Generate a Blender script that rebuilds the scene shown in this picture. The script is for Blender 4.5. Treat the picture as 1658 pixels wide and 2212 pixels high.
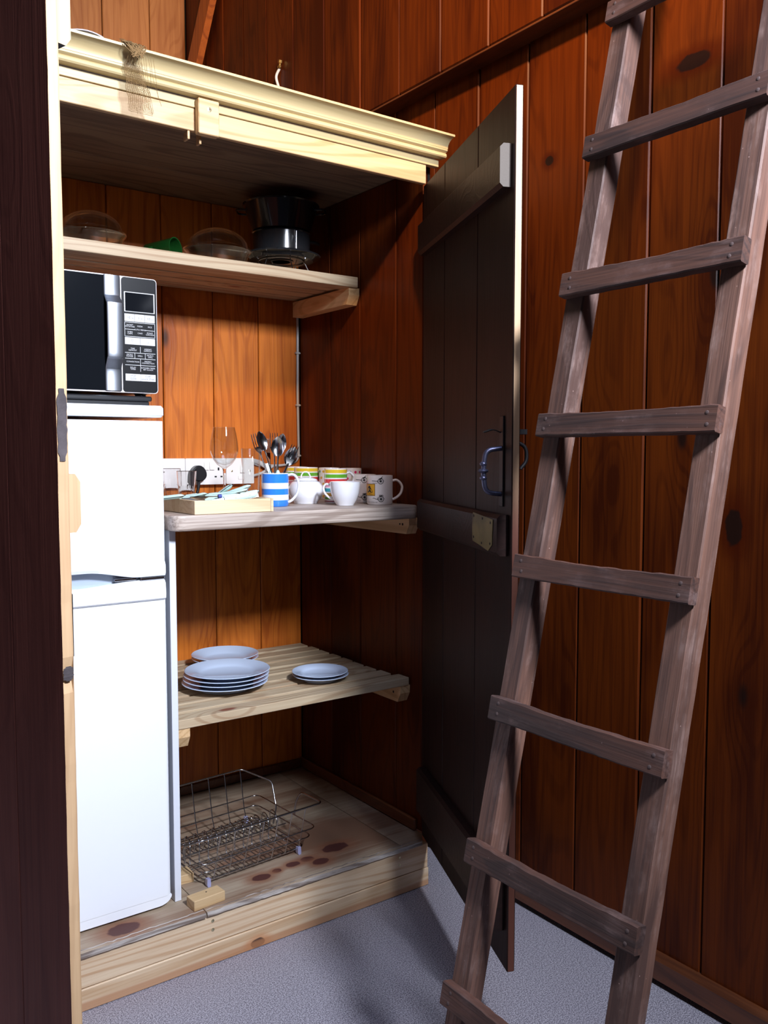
import bpy, math, random
import numpy as np
from mathutils import Vector, Matrix
random.seed(7)
S = bpy.context.scene
for o in list(bpy.data.objects): bpy.data.objects.remove(o)
COL = S.collection
PI = math.pi
def rad(a): return a*PI/180

# ------------------------------------------------------------------ camera, world, lights, exposure
YAW, PITCH, FPX = rad(35.95), math.atan(131/1897.0), 1897.0
CAMZ = 1.35
cam = bpy.data.cameras.new('camera'); camo = bpy.data.objects.new('camera', cam); COL.objects.link(camo)
cam.sensor_fit = 'VERTICAL'; cam.sensor_height = 24.0; cam.lens = 24.0*FPX/2212.0
cam.clip_start = 0.05
camo.location = (0, 0, CAMZ); camo.rotation_euler = (PI/2-PITCH, 0, -YAW)
S.camera = camo
w = bpy.data.worlds.new('world'); S.world = w; w.use_nodes = True
w.node_tree.nodes['Background'].inputs[0].default_value = (0.62, 0.72, 1.0, 1)
w.node_tree.nodes['Background'].inputs[1].default_value = 0.012
def area(name, loc, target, size, power, col, size_y=None, spread=180):
    l = bpy.data.lights.new(name, 'AREA'); l.energy = power; l.color = col; l.size = size
    if size_y: l.shape = 'RECTANGLE'; l.size_y = size_y
    l.spread = rad(spread)
    o = bpy.data.objects.new(name, l); COL.objects.link(o); o.location = loc
    o.rotation_euler = (Vector(target)-Vector(loc)).to_track_quat('-Z', 'Y').to_euler()
    return o
area('daylight_window', (1.03, -0.40, 2.62), (0.50, 2.2, 1.35), 0.34, 72, (0.82, 0.88, 1.0), spread=115)
area('roof_light', (0.75, 0.1, 4.1), (0.85, 1.0, 0.0), 1.3, 40, (0.58, 0.70, 1.0))
area('soft_fill', (-0.3, -1.6, 1.7), (1.0, 2.0, 1.0), 1.2, 1.2, (0.72, 0.82, 1.0))  # added unseen fill lamp, slightly lifts the dark sides
sl = bpy.data.lights.new('upper_warm_spot', 'SPOT'); sl.energy = 120; sl.color = (1.0, 0.66, 0.34); sl.spot_size = rad(56); sl.spot_blend = 0.35; sl.shadow_soft_size = 0.10  # added unseen warm spot, cone shaped to reach only the upper zone
slo = bpy.data.objects.new('upper_warm_spot', sl); COL.objects.link(slo); slo.location = (1.22, -1.1, 2.95)
slo.rotation_euler = (Vector((1.15, 3.6, 3.72))-Vector((1.22, -1.1, 2.95))).to_track_quat('-Z', 'Y').to_euler()
s2 = bpy.data.lights.new('warm_lamp', 'SPOT'); s2.energy = 430; s2.color = (1.0, 0.62, 0.30); s2.spot_size = rad(84); s2.spot_blend = 1.0; s2.shadow_soft_size = 0.06
s2o = bpy.data.objects.new('warm_lamp', s2); COL.objects.link(s2o); s2o.location = (0.70, 0.45, 3.30)
s2o.rotation_euler = (Vector((1.83, 1.9, 3.0))-Vector((0.70, 0.45, 3.30))).to_track_quat('-Z', 'Y').to_euler()
S.view_settings.view_transform = 'Standard'; S.view_settings.look = 'None'
S.view_settings.gamma = 1.0; S.view_settings.use_curve_mapping = False
S.view_settings.exposure = 0.0

_F = Vector((math.sin(YAW)*math.cos(PITCH), math.cos(YAW)*math.cos(PITCH), -math.sin(PITCH)))
_R = Vector((math.cos(YAW), -math.sin(YAW), 0)); _U = _R.cross(_F)
def at(u, v, ax, val):
    """where the sight line of photo pixel (u, v) meets a known plane of the room (metres)"""
    d = _F + _R*((u-829)/FPX) + _U*((1106-v)/FPX); C = Vector((0, 0, CAMZ))
    return C + d*((val-C[ax])/d[ax])

# ------------------------------------------------------------------ materials
class NT:
    def __init__(s, name):
        s.m = bpy.data.materials.new(name); s.m.use_nodes = True
        s.t = s.m.node_tree; s.b = s.t.nodes['Principled BSDF']
    def n(s, typ, props=None, **kw):
        nd = s.t.nodes.new(typ)
        for k, v in (props or {}).items(): setattr(nd, k, v)
        for k, v in kw.items():
            key = int(k[1:]) if k[0] == 'i' and k[1:].isdigit() else k.replace('_', ' ')
            s.set(nd.inputs[key], v)
        return nd
    def set(s, sock, v):
        if isinstance(v, bpy.types.NodeSocket): s.t.links.new(v, sock)
        else: sock.default_value = v
    def math(s, op, a, b=0.0, c=0.0, clamp=False):
        nd = s.n('ShaderNodeMath', {'operation': op, 'use_clamp': clamp}, i0=a, i1=b, i2=c); return nd.outputs[0]
    def ss(s, v, lo, hi):
        nd = s.n('ShaderNodeMapRange', {'interpolation_type': 'SMOOTHSTEP'}, i0=v, i1=lo, i2=hi, i3=0.0, i4=1.0); return nd.outputs[0]
    def mix(s, f, a, b):
        nd = s.n('ShaderNodeMix', {'data_type': 'RGBA'}); s.set(nd.inputs[0], f); s.set(nd.inputs[6], a); s.set(nd.inputs[7], b); return nd.outputs[2]
    def noise(s, vec, scale, detail=2, rough=.5, dist=0):
        return s.n('ShaderNodeTexNoise', None, Vector=vec, Scale=scale, Detail=detail, Roughness=rough, Distortion=dist).outputs[0]
def c4(c): return (c[0], c[1], c[2], 1)
def plain(name, col, rough=.5, metal=0, trans=0, ior=1.45, coat=0, bump=0, bscale=200, var=0, spec=.5, emit=0):
    k = NT(name); b = k.b
    b.inputs['Base Color'].default_value = c4(col); b.inputs['Roughness'].default_value = rough
    b.inputs['Metallic'].default_value = metal; b.inputs['Transmission Weight'].default_value = trans
    b.inputs['IOR'].default_value = ior; b.inputs['Coat Weight'].default_value = coat
    b.inputs['Specular IOR Level'].default_value = spec
    tc = k.n('ShaderNodeTexCoord').outputs['Object']
    if var:
        n = k.noise(tc, 14, 4)
        k.set(b.inputs['Base Color'], k.mix(k.ss(n, .35, .7), c4(col), c4([x*(1-var) for x in col])))
    if bump:
        n = k.noise(tc, bscale, 3)
        bp = k.n('ShaderNodeBump', None, Strength=bump, Distance=.001, Height=n); k.set(b.inputs['Normal'], bp.outputs[0])
    return k.m
def wood(name, light, dark, axis=2, space='pos', rough=.45, rings=.55, streak=.5, patch=.5, knotcol=None, knot=.085, kscale=4.2,
         bump=.25, coat=0, knots=(), wear=None, rfreq=9., seed=0., ripple=1.0, spec=.5, band=None):
    """procedural board: growth rings, fine streaks along the grain axis, soft patches, knots"""
    k = NT(name)
    if space == 'pos': P = k.n('ShaderNodeNewGeometry').outputs['Position']
    else: P = k.n('ShaderNodeTexCoord').outputs['Object']
    rnd = k.n('ShaderNodeObjectInfo').outputs['Random']
    off = k.n('ShaderNodeCombineXYZ', None, X=k.math('MULTIPLY', rnd, 37.0), Y=k.math('MULTIPLY', rnd, 91.0), Z=k.math('MULTIPLY_ADD', rnd, 53.0, seed)).outputs[0]
    def sc(al, ac):
        v = [ac, ac, ac]; v[axis] = al
        m = k.n('ShaderNodeMapping', None, Vector=P); m.inputs['Scale'].default_value = v
        return k.n('ShaderNodeVectorMath', {'operation': 'ADD'}, i0=m.outputs[0], i1=off).outputs[0]
    vor = k.n('ShaderNodeTexVoronoi', None, Vector=sc(kscale*.42, kscale), Scale=1.0).outputs['Distance']
    swirl = k.ss(vor, .38, .0)
    ln = k.noise(sc(.28, 2.6), 1.7, 2, .5)
    rv = k.math('ADD', k.math('MULTIPLY', ln, rfreq), k.math('MULTIPLY', swirl, 1.1*ripple))
    rn = k.math('SINE', k.math('MULTIPLY', rv, 14.0))
    rn = k.ss(rn, .15, 1.0)
    st = k.noise(sc(1.6, 75), 3.0, 3, .6)
    st2 = k.noise(sc(.8, 22), 3.0, 2, .6)
    pt = k.noise(sc(.9, 3.2), 1.5, 3, .55)
    f = k.math('MULTIPLY', rn, rings)
    f = k.math('ADD', f, k.math('MULTIPLY', k.ss(st, .35, .72), streak*.5))
    f = k.math('ADD', f, k.math('MULTIPLY', k.ss(st2, .35, .7), streak*.5))
    f = k.math('ADD', f, k.math('MULTIPLY', k.ss(pt, .42, .72), patch))
    f = k.math('ADD', f, k.math('MULTIPLY', k.ss(vor, .2, .02), .35), clamp=True)
    col = k.mix(f, c4(light), c4(dark))
    kc = knotcol or [x*.28 for x in dark]
    km = k.ss(vor, knot, knot*.5)
    col = k.mix(km, col, c4(kc))
    for (kx, ky, kz, rx, ry, rz) in knots:
        sub = k.n('ShaderNodeVectorMath', {'operation': 'SUBTRACT'}, i0=P, i1=(kx, ky, kz)).outputs[0]
        dv = k.n('ShaderNodeVectorMath', {'operation': 'DIVIDE'}, i0=sub, i1=(rx, ry, rz)).outputs[0]
        ld = k.n('ShaderNodeVectorMath', {'operation': 'LENGTH'}, i0=dv).outputs['Value']
        ld = k.math('ADD', ld, k.math('MULTIPLY', k.math('SUBTRACT', k.noise(P, 40, 2), .5), .5))
        halo = k.ss(ld, 2.6, 1.0)
        col = k.mix(k.math('MULTIPLY', halo, .8), col, c4([dark[0]*1.1, dark[1]*.8, dark[2]*.65]))
        col = k.mix(k.ss(ld, 1.12, .9), col, c4(kc))
    if band:
        z = k.n('ShaderNodeSeparateXYZ', None, Vector=P).outputs[2]
        zz = k.math('ADD', z, k.math('MULTIPLY', k.math('SUBTRACT', k.noise(sc(.35, 1.5), 2.0, 2), .5), .035))
        col = k.mix(k.math('MULTIPLY', k.ss(zz, band[0]+.006, band[0]-.004), .7), col, c4(band[1]))
    if wear:
        wn = k.noise(sc(5, 9), 2.2, 6, .65)
        wn2 = k.noise(sc(2, 40), 3, 3, .6)
        col = k.mix(k.math('MULTIPLY', k.math('MULTIPLY', k.ss(wn, .47, .75), k.ss(wn2, .3, .65)), .8), col, c4(wear))
        sp = k.n('ShaderNodeTexVoronoi', None, Vector=sc(38, 38), Scale=1.0).outputs['Distance']
        col = k.mix(k.math('MULTIPLY', k.ss(sp, .055, .03), .7), col, c4([x*1.4 for x in wear]))
    k.set(k.b.inputs['Base Color'], col)
    k.b.inputs['Roughness'].default_value = rough; k.b.inputs['Coat Weight'].default_value = coat
    k.b.inputs['Coat Roughness'].default_value = .25; k.b.inputs['Specular IOR Level'].default_value = spec
    h = k.math('ADD', st, k.math('MULTIPLY', rn, .4))
    bp = k.n('ShaderNodeBump', None, Strength=bump, Distance=.0012, Height=h); k.set(k.b.inputs['Normal'], bp.outputs[0])
    return k.m

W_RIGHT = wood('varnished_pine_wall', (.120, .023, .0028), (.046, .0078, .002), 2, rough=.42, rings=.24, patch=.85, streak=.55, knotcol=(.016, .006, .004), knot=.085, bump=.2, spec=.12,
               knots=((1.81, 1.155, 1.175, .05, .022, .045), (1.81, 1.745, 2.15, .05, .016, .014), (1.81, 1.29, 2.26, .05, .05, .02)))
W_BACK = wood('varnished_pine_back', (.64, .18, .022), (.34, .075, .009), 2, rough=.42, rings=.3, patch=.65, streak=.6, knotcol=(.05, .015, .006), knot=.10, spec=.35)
W_UPBACK = wood('orange_pine_boards', (.50, .22, .075), (.30, .10, .028), 2, rough=.5, rings=.22, patch=.5, knotcol=(.06, .02, .01), knot=.11)
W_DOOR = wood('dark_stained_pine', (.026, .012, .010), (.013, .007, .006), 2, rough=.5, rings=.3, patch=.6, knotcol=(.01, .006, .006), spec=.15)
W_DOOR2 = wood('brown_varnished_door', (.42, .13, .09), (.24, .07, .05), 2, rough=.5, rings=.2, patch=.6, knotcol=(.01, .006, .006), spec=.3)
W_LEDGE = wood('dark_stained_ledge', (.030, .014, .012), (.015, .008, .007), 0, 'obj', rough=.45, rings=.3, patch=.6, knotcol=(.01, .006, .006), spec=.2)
def edge_darker_below():  # right door's free edge: raw pine above, darker red-brown towards the bottom
    m = W_RAW.copy(); m.name = 'raw_edge_redder_below'; nt = m.node_tree; b = nt.nodes['Principled BSDF']
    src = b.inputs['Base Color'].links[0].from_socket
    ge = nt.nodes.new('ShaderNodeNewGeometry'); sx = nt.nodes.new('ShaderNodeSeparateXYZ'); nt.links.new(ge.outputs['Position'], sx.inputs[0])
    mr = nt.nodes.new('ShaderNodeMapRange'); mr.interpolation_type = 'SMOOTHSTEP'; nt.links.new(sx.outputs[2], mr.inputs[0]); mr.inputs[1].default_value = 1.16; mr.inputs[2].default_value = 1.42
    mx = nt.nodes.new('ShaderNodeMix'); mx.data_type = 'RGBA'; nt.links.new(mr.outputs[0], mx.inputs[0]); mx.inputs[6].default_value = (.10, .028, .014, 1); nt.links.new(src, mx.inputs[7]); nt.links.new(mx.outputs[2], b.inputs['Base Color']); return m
W_RAW = wood('raw_pine_edge', (.56, .37, .21), (.42, .25, .13), 2, rough=.6, rings=.3, patch=.35, knotcol=(.16, .08, .04), knot=.06)
W_NEW = wood('planed_pine', (.60, .42, .23), (.42, .25, .11), 0, rough=.5, rings=.6, patch=.25, streak=.35, knotcol=(.14, .06, .025), knot=.075, kscale=5.5)
W_CROWN = wood('cream_moulding', (.54, .43, .23), (.46, .36, .18), 0, rough=.42, rings=.2, patch=.3, streak=.35, knot=.0)
W_CEIL = wood('underside_board', (.28, .19, .12), (.15, .09, .06), 0, rough=.6, rings=.55, patch=.6, knotcol=(.05, .025, .018), knot=.12)
W_SLAT = wood('pine_slat', (.56, .44, .29), (.36, .23, .13), 0, rough=.55, rings=.5, patch=.5, streak=.5, knotcol=(.22, .07, .035), knot=.085, kscale=6)
W_BATT = wood('pine_batten', (.74, .50, .27), (.52, .31, .14), 1, rough=.55, rings=.5, patch=.4, knotcol=(.1, .05, .03), knot=.06)
W_BASE = wood('base_timber', (.70, .54, .37), (.46, .26, .13), 0, rough=.55, rings=.45, patch=.35, streak=.4, knotcol=(.06, .03, .02), knot=.05, rfreq=7)
W_BASE2 = wood('base_timber_heartwood', (.70, .54, .37), (.48, .29, .15), 0, rough=.55, rings=.45, patch=.3, streak=.5, knotcol=(.06, .03, .02), knot=.05, rfreq=7, band=(.024, (.40, .17, .07)), knots=((1.075, 2.068, .015, .022, .1, .012),))
KN = ((1.40, 2.185, .15, .042, .024, .1), (1.293, 2.168, .15, .022, .015, .1), (1.318, 2.133, .15, .026, .018, .1), (1.241, 2.165, .15, .022, .014, .1), (1.185, 2.158, .15, .014, .011, .1), (1.13, 2.148, .15, .028, .018, .1), (.722, 2.112, .15, .04, .026, .1))
W_PLY = wood('plywood_top', (.40, .32, .23), (.19, .10, .06), 0, rough=.6, rings=.2, patch=1.0, streak=.5, knotcol=(.075, .022, .017), knot=0.0, knots=KN, rfreq=4)
W_PLYEDGE = wood('plywood_edge', (.55, .50, .46), (.16, .12, .10), 0, rough=.8, rings=.4, patch=.9, streak=.9, knot=0.0)
W_TOP = wood('ash_worktop', (.58, .48, .41), (.28, .21, .17), 0, rough=.45, rings=.45, patch=.3, streak=1.3, knot=0.0, rfreq=5, bump=.1)
W_TRAY = wood('tray_plywood', (.80, .62, .40), (.64, .43, .23), 0, rough=.55, rings=.35, patch=.5, knot=.03)
W_LAD = wood('worn_ladder_wood', (.185, .088, .060), (.070, .034, .026), 2, 'obj', rough=.65, rings=.3, patch=.75, streak=.8, knotcol=(.02, .014, .012), knot=.05, wear=(.27, .175, .15), bump=.5)
W_RUNG = wood('worn_rung_wood', (.105, .043, .028), (.036, .018, .015), 1, 'obj', rough=.65, rings=.3, patch=.7, streak=.7, knotcol=(.03, .02, .02), knot=.07, wear=(.17, .105, .095), bump=.5)
W_BRACE = wood('red_orange_brace', (.42, .11, .02), (.22, .05, .012), 2, rough=.4, rings=.5, patch=.4)
W_SKIRT = wood('skirting_wood', (.16, .05, .018), (.07, .022, .010), 1, rough=.3, rings=.3, patch=.7)
M_BLACKGAP = plain('dark_gap', (.012, .008, .007), .9)
M_WHITE = plain('white_enamel', (.86, .88, .92), .22, bump=.03, bscale=60)
M_WSIDE = plain('white_panel', (.70, .72, .78), .45)
M_GREYIN = plain('grey_recess', (.36, .42, .50), .35)
M_CERAMIC = plain('white_glaze', (.84, .84, .88), .12, coat=.5)
M_CREAM = plain('cream_glaze', (.82, .76, .74), .14, coat=.4)
M_PLATE = plain('plate_glaze', (.60, .69, .86), .14, coat=.5)
M_BLUE = plain('blue_glaze', (.045, .26, .78), .14, coat=.5)
M_STEEL = plain('polished_steel', (.62, .62, .64), .16, 1)
M_CHROME = plain('chrome_wire', (.50, .50, .52), .18, 1)
M_BRUSH = plain('brushed_steel', (.36, .38, .42), .38, 1, bump=.02, bscale=900)
M_BLACK = plain('black_plastic', (.012, .012, .014), .32)
M_PANEL = plain('black_panel', (.012, .012, .013), .3, bump=.03, bscale=900, spec=.2)
M_BGLASS = plain('black_door_glass', (.006, .007, .009), .08)
M_POT = plain('black_enamel', (.012, .013, .015), .18, coat=.5)
M_MINT = plain('mint_handle', (.56, .78, .73), .22, coat=.3)
M_PRINT = plain('white_print', (.58, .57, .58), .5)
M_GPRINT = plain('grey_print', (.22, .22, .22), .5)
M_INK = plain('black_ink', (.012, .012, .012), .4)
M_YEL = plain('yellow_print', (.80, .40, .02), .3)
M_RIMP = plain('brown_print', (.10, .035, .012), .4)
def thin_glass():
    k = NT('clear_glass'); k.t.nodes.remove(k.b)
    fr = k.n('ShaderNodeLayerWeight', None, Blend=.5).outputs['Facing']; f = k.math('MULTIPLY_ADD', k.math('POWER', fr, 3.0), .75, .04, clamp=True)
    mx = k.n('ShaderNodeMixShader', None, i0=f); tr_ = k.n('ShaderNodeBsdfTransparent', None, Color=(.95, .96, .96, 1)); gl = k.n('ShaderNodeBsdfGlossy', None, Color=(1, 1, 1, 1), Roughness=.03)
    k.t.links.new(tr_.outputs[0], mx.inputs[1]); k.t.links.new(gl.outputs[0], mx.inputs[2]); k.t.links.new(mx.outputs[0], k.t.nodes['Material Output'].inputs[0]); return k.m
M_GLASS = thin_glass()
M_GLASS2 = plain('thick_glass', (.98, .97, .97), .01, 0, 1, 1.45)
M_GGLASS = plain('green_plastic', (.012, .09, .016), .2, 0, .5, 1.45)
M_SOCK = plain('socket_plastic', (.80, .77, .74), .3)
M_IRON = plain('blued_iron', (.10, .10, .16), .35, .8, bump=.6, bscale=90)
M_DIRON = plain('dark_iron', (.02, .018, .02), .5, .6)
M_BRASS = plain('tarnished_brass', (.20, .16, .065), .5, .3, bump=.4, bscale=80, var=.5)
M_BRASS2 = plain('brass', (.70, .48, .18), .3, 1)
M_CABLE = plain('grey_cable', (.40, .39, .38), .45)
M_WCABLE = plain('white_cable', (.72, .70, .72), .45)
M_FOOT = plain('lilac_plastic', (.42, .42, .66), .3, trans=.3)
M_NAIL = plain('nail_head', (.11, .075, .07), .6, .3)
M_SCREW = plain('screw_head', (.62, .55, .35), .35, 1)
M_HESS = plain('hessian', (.21, .125, .05), .9, bump=.5, bscale=400)
M_BARK = plain('bark_stain', (.10, .08, .085), .8, bump=.8, bscale=120, var=.6)
M_DUST = plain('lead_grey_end', (.10, .08, .065), .7, bump=.5, bscale=200)
M_LINO = None
def floor_mat():
    k = NT('speckled_vinyl'); P = k.n('ShaderNodeNewGeometry').outputs['Position']
    a = k.noise(P, 300, 2, .7); b = k.noise(P, 170, 2, .6); c = k.noise(P, 3, 3)
    col = k.mix(k.ss(a, .40, .60), c4((.12, .11, .135)), c4((.44, .415, .465)))
    col = k.mix(k.math('MULTIPLY', k.ss(b, .62, .7), .7), col, c4((.06, .055, .08)))
    col = k.mix(k.math('MULTIPLY', k.ss(c, .4, .7), .18), col, c4((.22, .20, .26)))
    k.set(k.b.inputs['Base Color'], col); k.b.inputs['Roughness'].default_value = .5
    bp = k.n('ShaderNodeBump', None, Strength=.15, Distance=.001, Height=b); k.set(k.b.inputs['Normal'], bp.outputs[0])
    return k.m
M_FLOOR = floor_mat()
def bands_mat(name, bands, base):
    """glaze with horizontal colour bands at heights (z0, z1, colour) above the object's foot"""
    k = NT(name); z = k.n('ShaderNodeSeparateXYZ', None, Vector=k.n('ShaderNodeTexCoord').outputs['Object']).outputs[2]
    col = c4(base)
    for z0, z1, c in bands:
        f = k.math('MULTIPLY', k.math('GREATER_THAN', z, z0), k.math('LESS_THAN', z, z1)); col = k.mix(f, col, c4(c))
    k.set(k.b.inputs['Base Color'], col); k.b.inputs['Roughness'].default_value = .14; k.b.inputs['Coat Weight'].default_value = .5
    return k.m

# ------------------------------------------------------------------ geometry collector
class G:
    def __init__(s): s.v = []; s.f = []; s.mi = []; s.cur = 0
    def add(s, vs, fs):
        o = len(s.v); s.v += [Vector(p) for p in vs]; s.f += [tuple(i+o for i in f) for f in fs]; s.mi += [s.cur]*len(fs); return s
    def box(s, x0, x1, y0, y1, z0, z1, c=0.0):
        if x0 > x1: x0, x1 = x1, x0
        if y0 > y1: y0, y1 = y1, y0
        if z0 > z1: z0, z1 = z1, z0
        if c <= 0:
            v = [(x, y, z) for x in (x0, x1) for y in (y0, y1) for z in (z0, z1)]
            return s.add(v, [(0, 1, 3, 2), (4, 6, 7, 5), (0, 4, 5, 1), (2, 3, 7, 6), (0, 2, 6, 4), (1, 5, 7, 3)])
        lo = (x0, y0, z0); hi = (x1, y1, z1); v = []; idx = {}
        for sx in (0, 1):
            for sy in (0, 1):
                for sz in (0, 1):
                    sg = (sx, sy, sz)
                    for a in range(3):
                        p = [0, 0, 0]
                        for b in range(3):
                            e = hi[b] if sg[b] else lo[b]
                            p[b] = e if b == a else (e-c if sg[b] else e+c)
                        idx[(sg, a)] = len(v); v.append(p)
        fs = []
        for a in range(3):
            b, d = (a+1) % 3, (a+2) % 3
            for sa in (0, 1):
                q = []
                for (sb, sd) in ((0, 0), (1, 0), (1, 1), (0, 1)):
                    sg = [0, 0, 0]; sg[a] = sa; sg[b] = sb; sg[d] = sd; q.append(idx[(tuple(sg), a)])
                fs.append(tuple(q) if sa else tuple(reversed(q)))
            for sb in (0, 1):
                for sd in (0, 1):
                    s0 = [0, 0, 0]; s1 = [0, 0, 0]; s0[b] = s1[b] = sb; s0[d] = s1[d] = sd; s1[a] = 1
                    q = [idx[(tuple(s0), b)], idx[(tuple(s1), b)], idx[(tuple(s1), d)], idx[(tuple(s0), d)]]
                    fs.append(tuple(q) if sb == sd else tuple(reversed(q)))
        for sx in (0, 1):
            for sy in (0, 1):
                for sz in (0, 1):
                    q = [idx[((sx, sy, sz), a)] for a in range(3)]
                    fs.append(tuple(q) if (sx+sy+sz) % 2 else tuple(reversed(q)))
        return s.add(v, fs)
    def prism(s, pts, ext):
        """closed 3-D outline pts pushed by the vector ext"""
        n = len(pts); e = Vector(ext); v = [Vector(p) for p in pts]+[Vector(p)+e for p in pts]
        return s.add(v, [tuple(range(n))[::-1], tuple(range(n, 2*n))]+[(i, (i+1) % n, n+(i+1) % n, n+i) for i in range(n)])
    def lathe(s, prof, seg=40, M=None, close=False):
        """profile (r, z) turned about local z"""
        v = []; f = []; M = M or Matrix.Identity(4)
        for r, z in prof:
            for i in range(seg):
                a = 2*PI*i/seg; v.append(M @ Vector((r*math.cos(a), r*math.sin(a), z)))
        n = len(prof)
        for j in range(n-1 if not close else n):
            for i in range(seg):
                a = j*seg+i; b = j*seg+(i+1) % seg; jn = (j+1) % n
                f.append((a, b, jn*seg+(i+1) % seg, jn*seg+i))
        if not close:
            if prof[0][0] > 1e-6: f.append(tuple(range(seg))[::-1])
            if prof[-1][0] > 1e-6: f.append(tuple(range((n-1)*seg, n*seg)))
        return s.add(v, f)
    def tube(s, path, r, seg=8, closed=False, flat=None):
        P = [Vector(p) for p in path]; n = len(P)
        rr = r if isinstance(r, (list, tuple)) else [r]*n
        T = []
        for i in range(n):
            a = P[(i-1) % n] if (closed or i > 0) else P[i]; b = P[(i+1) % n] if (closed or i < n-1) else P[i]
            t = (b-a); T.append(t.normalized() if t.length > 1e-9 else Vector((0, 0, 1)))
        u = T[0].orthogonal().normalized() if flat is None else (Vector(flat[2])-T[0]*T[0].dot(Vector(flat[2]))).normalized()
        v = []
        for i in range(n):
            u = (u-T[i]*u.dot(T[i])).normalized(); w_ = T[i].cross(u)
            ka, kb = (1, 1) if flat is None else flat[:2]
            for j in range(seg):
                a = 2*PI*j/seg; v.append(P[i]+u*(math.cos(a)*rr[i]*ka)+w_*(math.sin(a)*rr[i]*kb))
        f = []
        for i in range(n if closed else n-1):
            for j in range(seg):
                a = i*seg+j; b = i*seg+(j+1) % seg; c = ((i+1) % n)*seg
                f.append((a, b, c+(j+1) % seg, c+j))
        if not closed: f += [tuple(range(seg))[::-1], tuple(range((n-1)*seg, n*seg))]
        return s.add(v, f)
    def grid(s, rows):
        n = len(rows[0]); v = [p for r in rows for p in r]; f = []
        for i in range(len(rows)-1):
            for j in range(n-1):
                a = i*n+j; f.append((a, a+1, a+n+1, a+n))
        return s.add(v, f)
    def xf(s, M):
        s.v = [M @ p for p in s.v]; return s
def arc(pts, r=.01, k=5, closed=False):
    """round the corners of a polyline"""
    P = [Vector(p) for p in pts]; n = len(P); out = []
    for i in range(n):
        if not closed and i in (0, n-1): out.append(P[i]); continue
        a = P[(i-1) % n]; b = P[i]; c = P[(i+1) % n]
        d1 = a-b; d2 = c-b; q = min(r, d1.length*.45, d2.length*.45)
        p1 = b+d1.normalized()*q; p2 = b+d2.normalized()*q
        for t in range(k+1):
            u = t/k; out.append(p1*(1-u)**2+b*2*u*(1-u)+p2*u*u)
    return out
def bez(pts, k=8):
    """Catmull-Rom through pts"""
    P = [Vector(p) for p in pts]; P = [P[0]*2-P[1]]+P+[P[-1]*2-P[-2]]; out = []
    for i in range(1, len(P)-2):
        for t in range(k):
            u = t/k; a, b, c, d = P[i-1:i+3]
            out.append(.5*((2*b)+(c-a)*u+(2*a-5*b+4*c-d)*u*u+(3*b-a-3*c+d)*u**3))
    out.append(P[-2]); return out
ROOT = {}
def obj(name, g, mat, parent=None, world=False, smooth=35, label=None, kind=None, cat=None, group=None, mesh=None):
    if mesh is None:
        vs = g.v
        if world and parent is not None:
            Mi = ROOT[parent.name].inverted(); vs = [Mi @ p for p in vs]
        me = bpy.data.meshes.new(name); me.from_pydata([tuple(p) for p in vs], [], g.f)
        mats = mat if isinstance(mat, (list, tuple)) else [mat]
        for m in mats: me.materials.append(m)
        if len(mats) > 1: me.polygons.foreach_set('material_index', g.mi)
        me.validate(); me.update()
        if smooth:
            me.polygons.foreach_set('use_smooth', [True]*len(me.polygons)); me.set_sharp_from_angle(angle=rad(smooth))
    else: me = mesh
    o = bpy.data.objects.new(name, me); COL.objects.link(o)
    if parent is not None: o.parent = parent; ROOT[o.name] = ROOT[parent.name]
    else: ROOT[o.name] = Matrix.Identity(4)
    tag(o, label, cat, group, kind); return o
def tag(o, label=None, cat=None, group=None, kind=None):
    if label: o['label'] = label
    if cat: o['category'] = cat
    if group: o['group'] = group
    if kind: o['kind'] = kind
    return o
def thing(name, label, cat, loc=(0, 0, 0), rot=(0, 0, 0), group=None, kind=None):
    o = bpy.data.objects.new(name, None); COL.objects.link(o); o.empty_display_size = .05
    o.location = loc; o.rotation_euler = rot
    from mathutils import Euler
    ROOT[o.name] = Matrix.Translation(loc) @ Euler(rot).to_matrix().to_4x4()
    return tag(o, label, cat, group, kind)
def tree_copy(o, loc=None, rot=None, label=None, parent=None):
    c = o.copy(); COL.objects.link(c)
    if parent is not None: c.parent = parent
    if loc is not None: c.location = loc
    if rot is not None: c.rotation_euler = rot
    if label: c['label'] = label
    for ch in o.children: tree_copy(ch, parent=c)
    return c
def each(name, g, mat, parent, world=False, smooth=35):
    par = list(range(len(g.v)))
    def find(a):
        while par[a] != a: par[a] = par[par[a]]; a = par[a]
        return a
    for f in g.f:
        for i in f[1:]: par[find(i)] = find(f[0])
    grp = {}
    for f in g.f: grp.setdefault(find(f[0]), []).append(f)
    for fs in grp.values():
        ids = sorted({i for f in fs for i in f}); mp = {i: k for k, i in enumerate(ids)}
        q = G().add([g.v[i] for i in ids], [tuple(mp[i] for i in f) for f in fs]); obj(name, q, mat, parent, world=world, smooth=smooth)
def disc(g, c, nrm, r, h, seg=14, dome=.3):
    M = Matrix.Translation(c) @ Vector(nrm).to_track_quat('Z', 'Y').to_matrix().to_4x4()
    g.lathe([(r, 0), (r, h*(1-dome)), (r*.8, h), (0.0, h)] if dome else [(r, 0), (r, h), (0, h)], seg, M); return g
def text_geo(txt, size, align='CENTER'):
    cu = bpy.data.curves.new('t', 'FONT'); cu.body = txt; cu.size = size; cu.align_x = align; cu.align_y = 'CENTER'; cu.resolution_u = 2
    cu.space_line = .85
    o = bpy.data.objects.new('t', cu); COL.objects.link(o)
    me = o.to_mesh(); vs = [v.co.copy() for v in me.vertices]; fs = [tuple(p.vertices) for p in me.polygons]
    o.to_mesh_clear(); bpy.data.objects.remove(o); bpy.data.curves.remove(cu)
    return vs, fs

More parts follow.
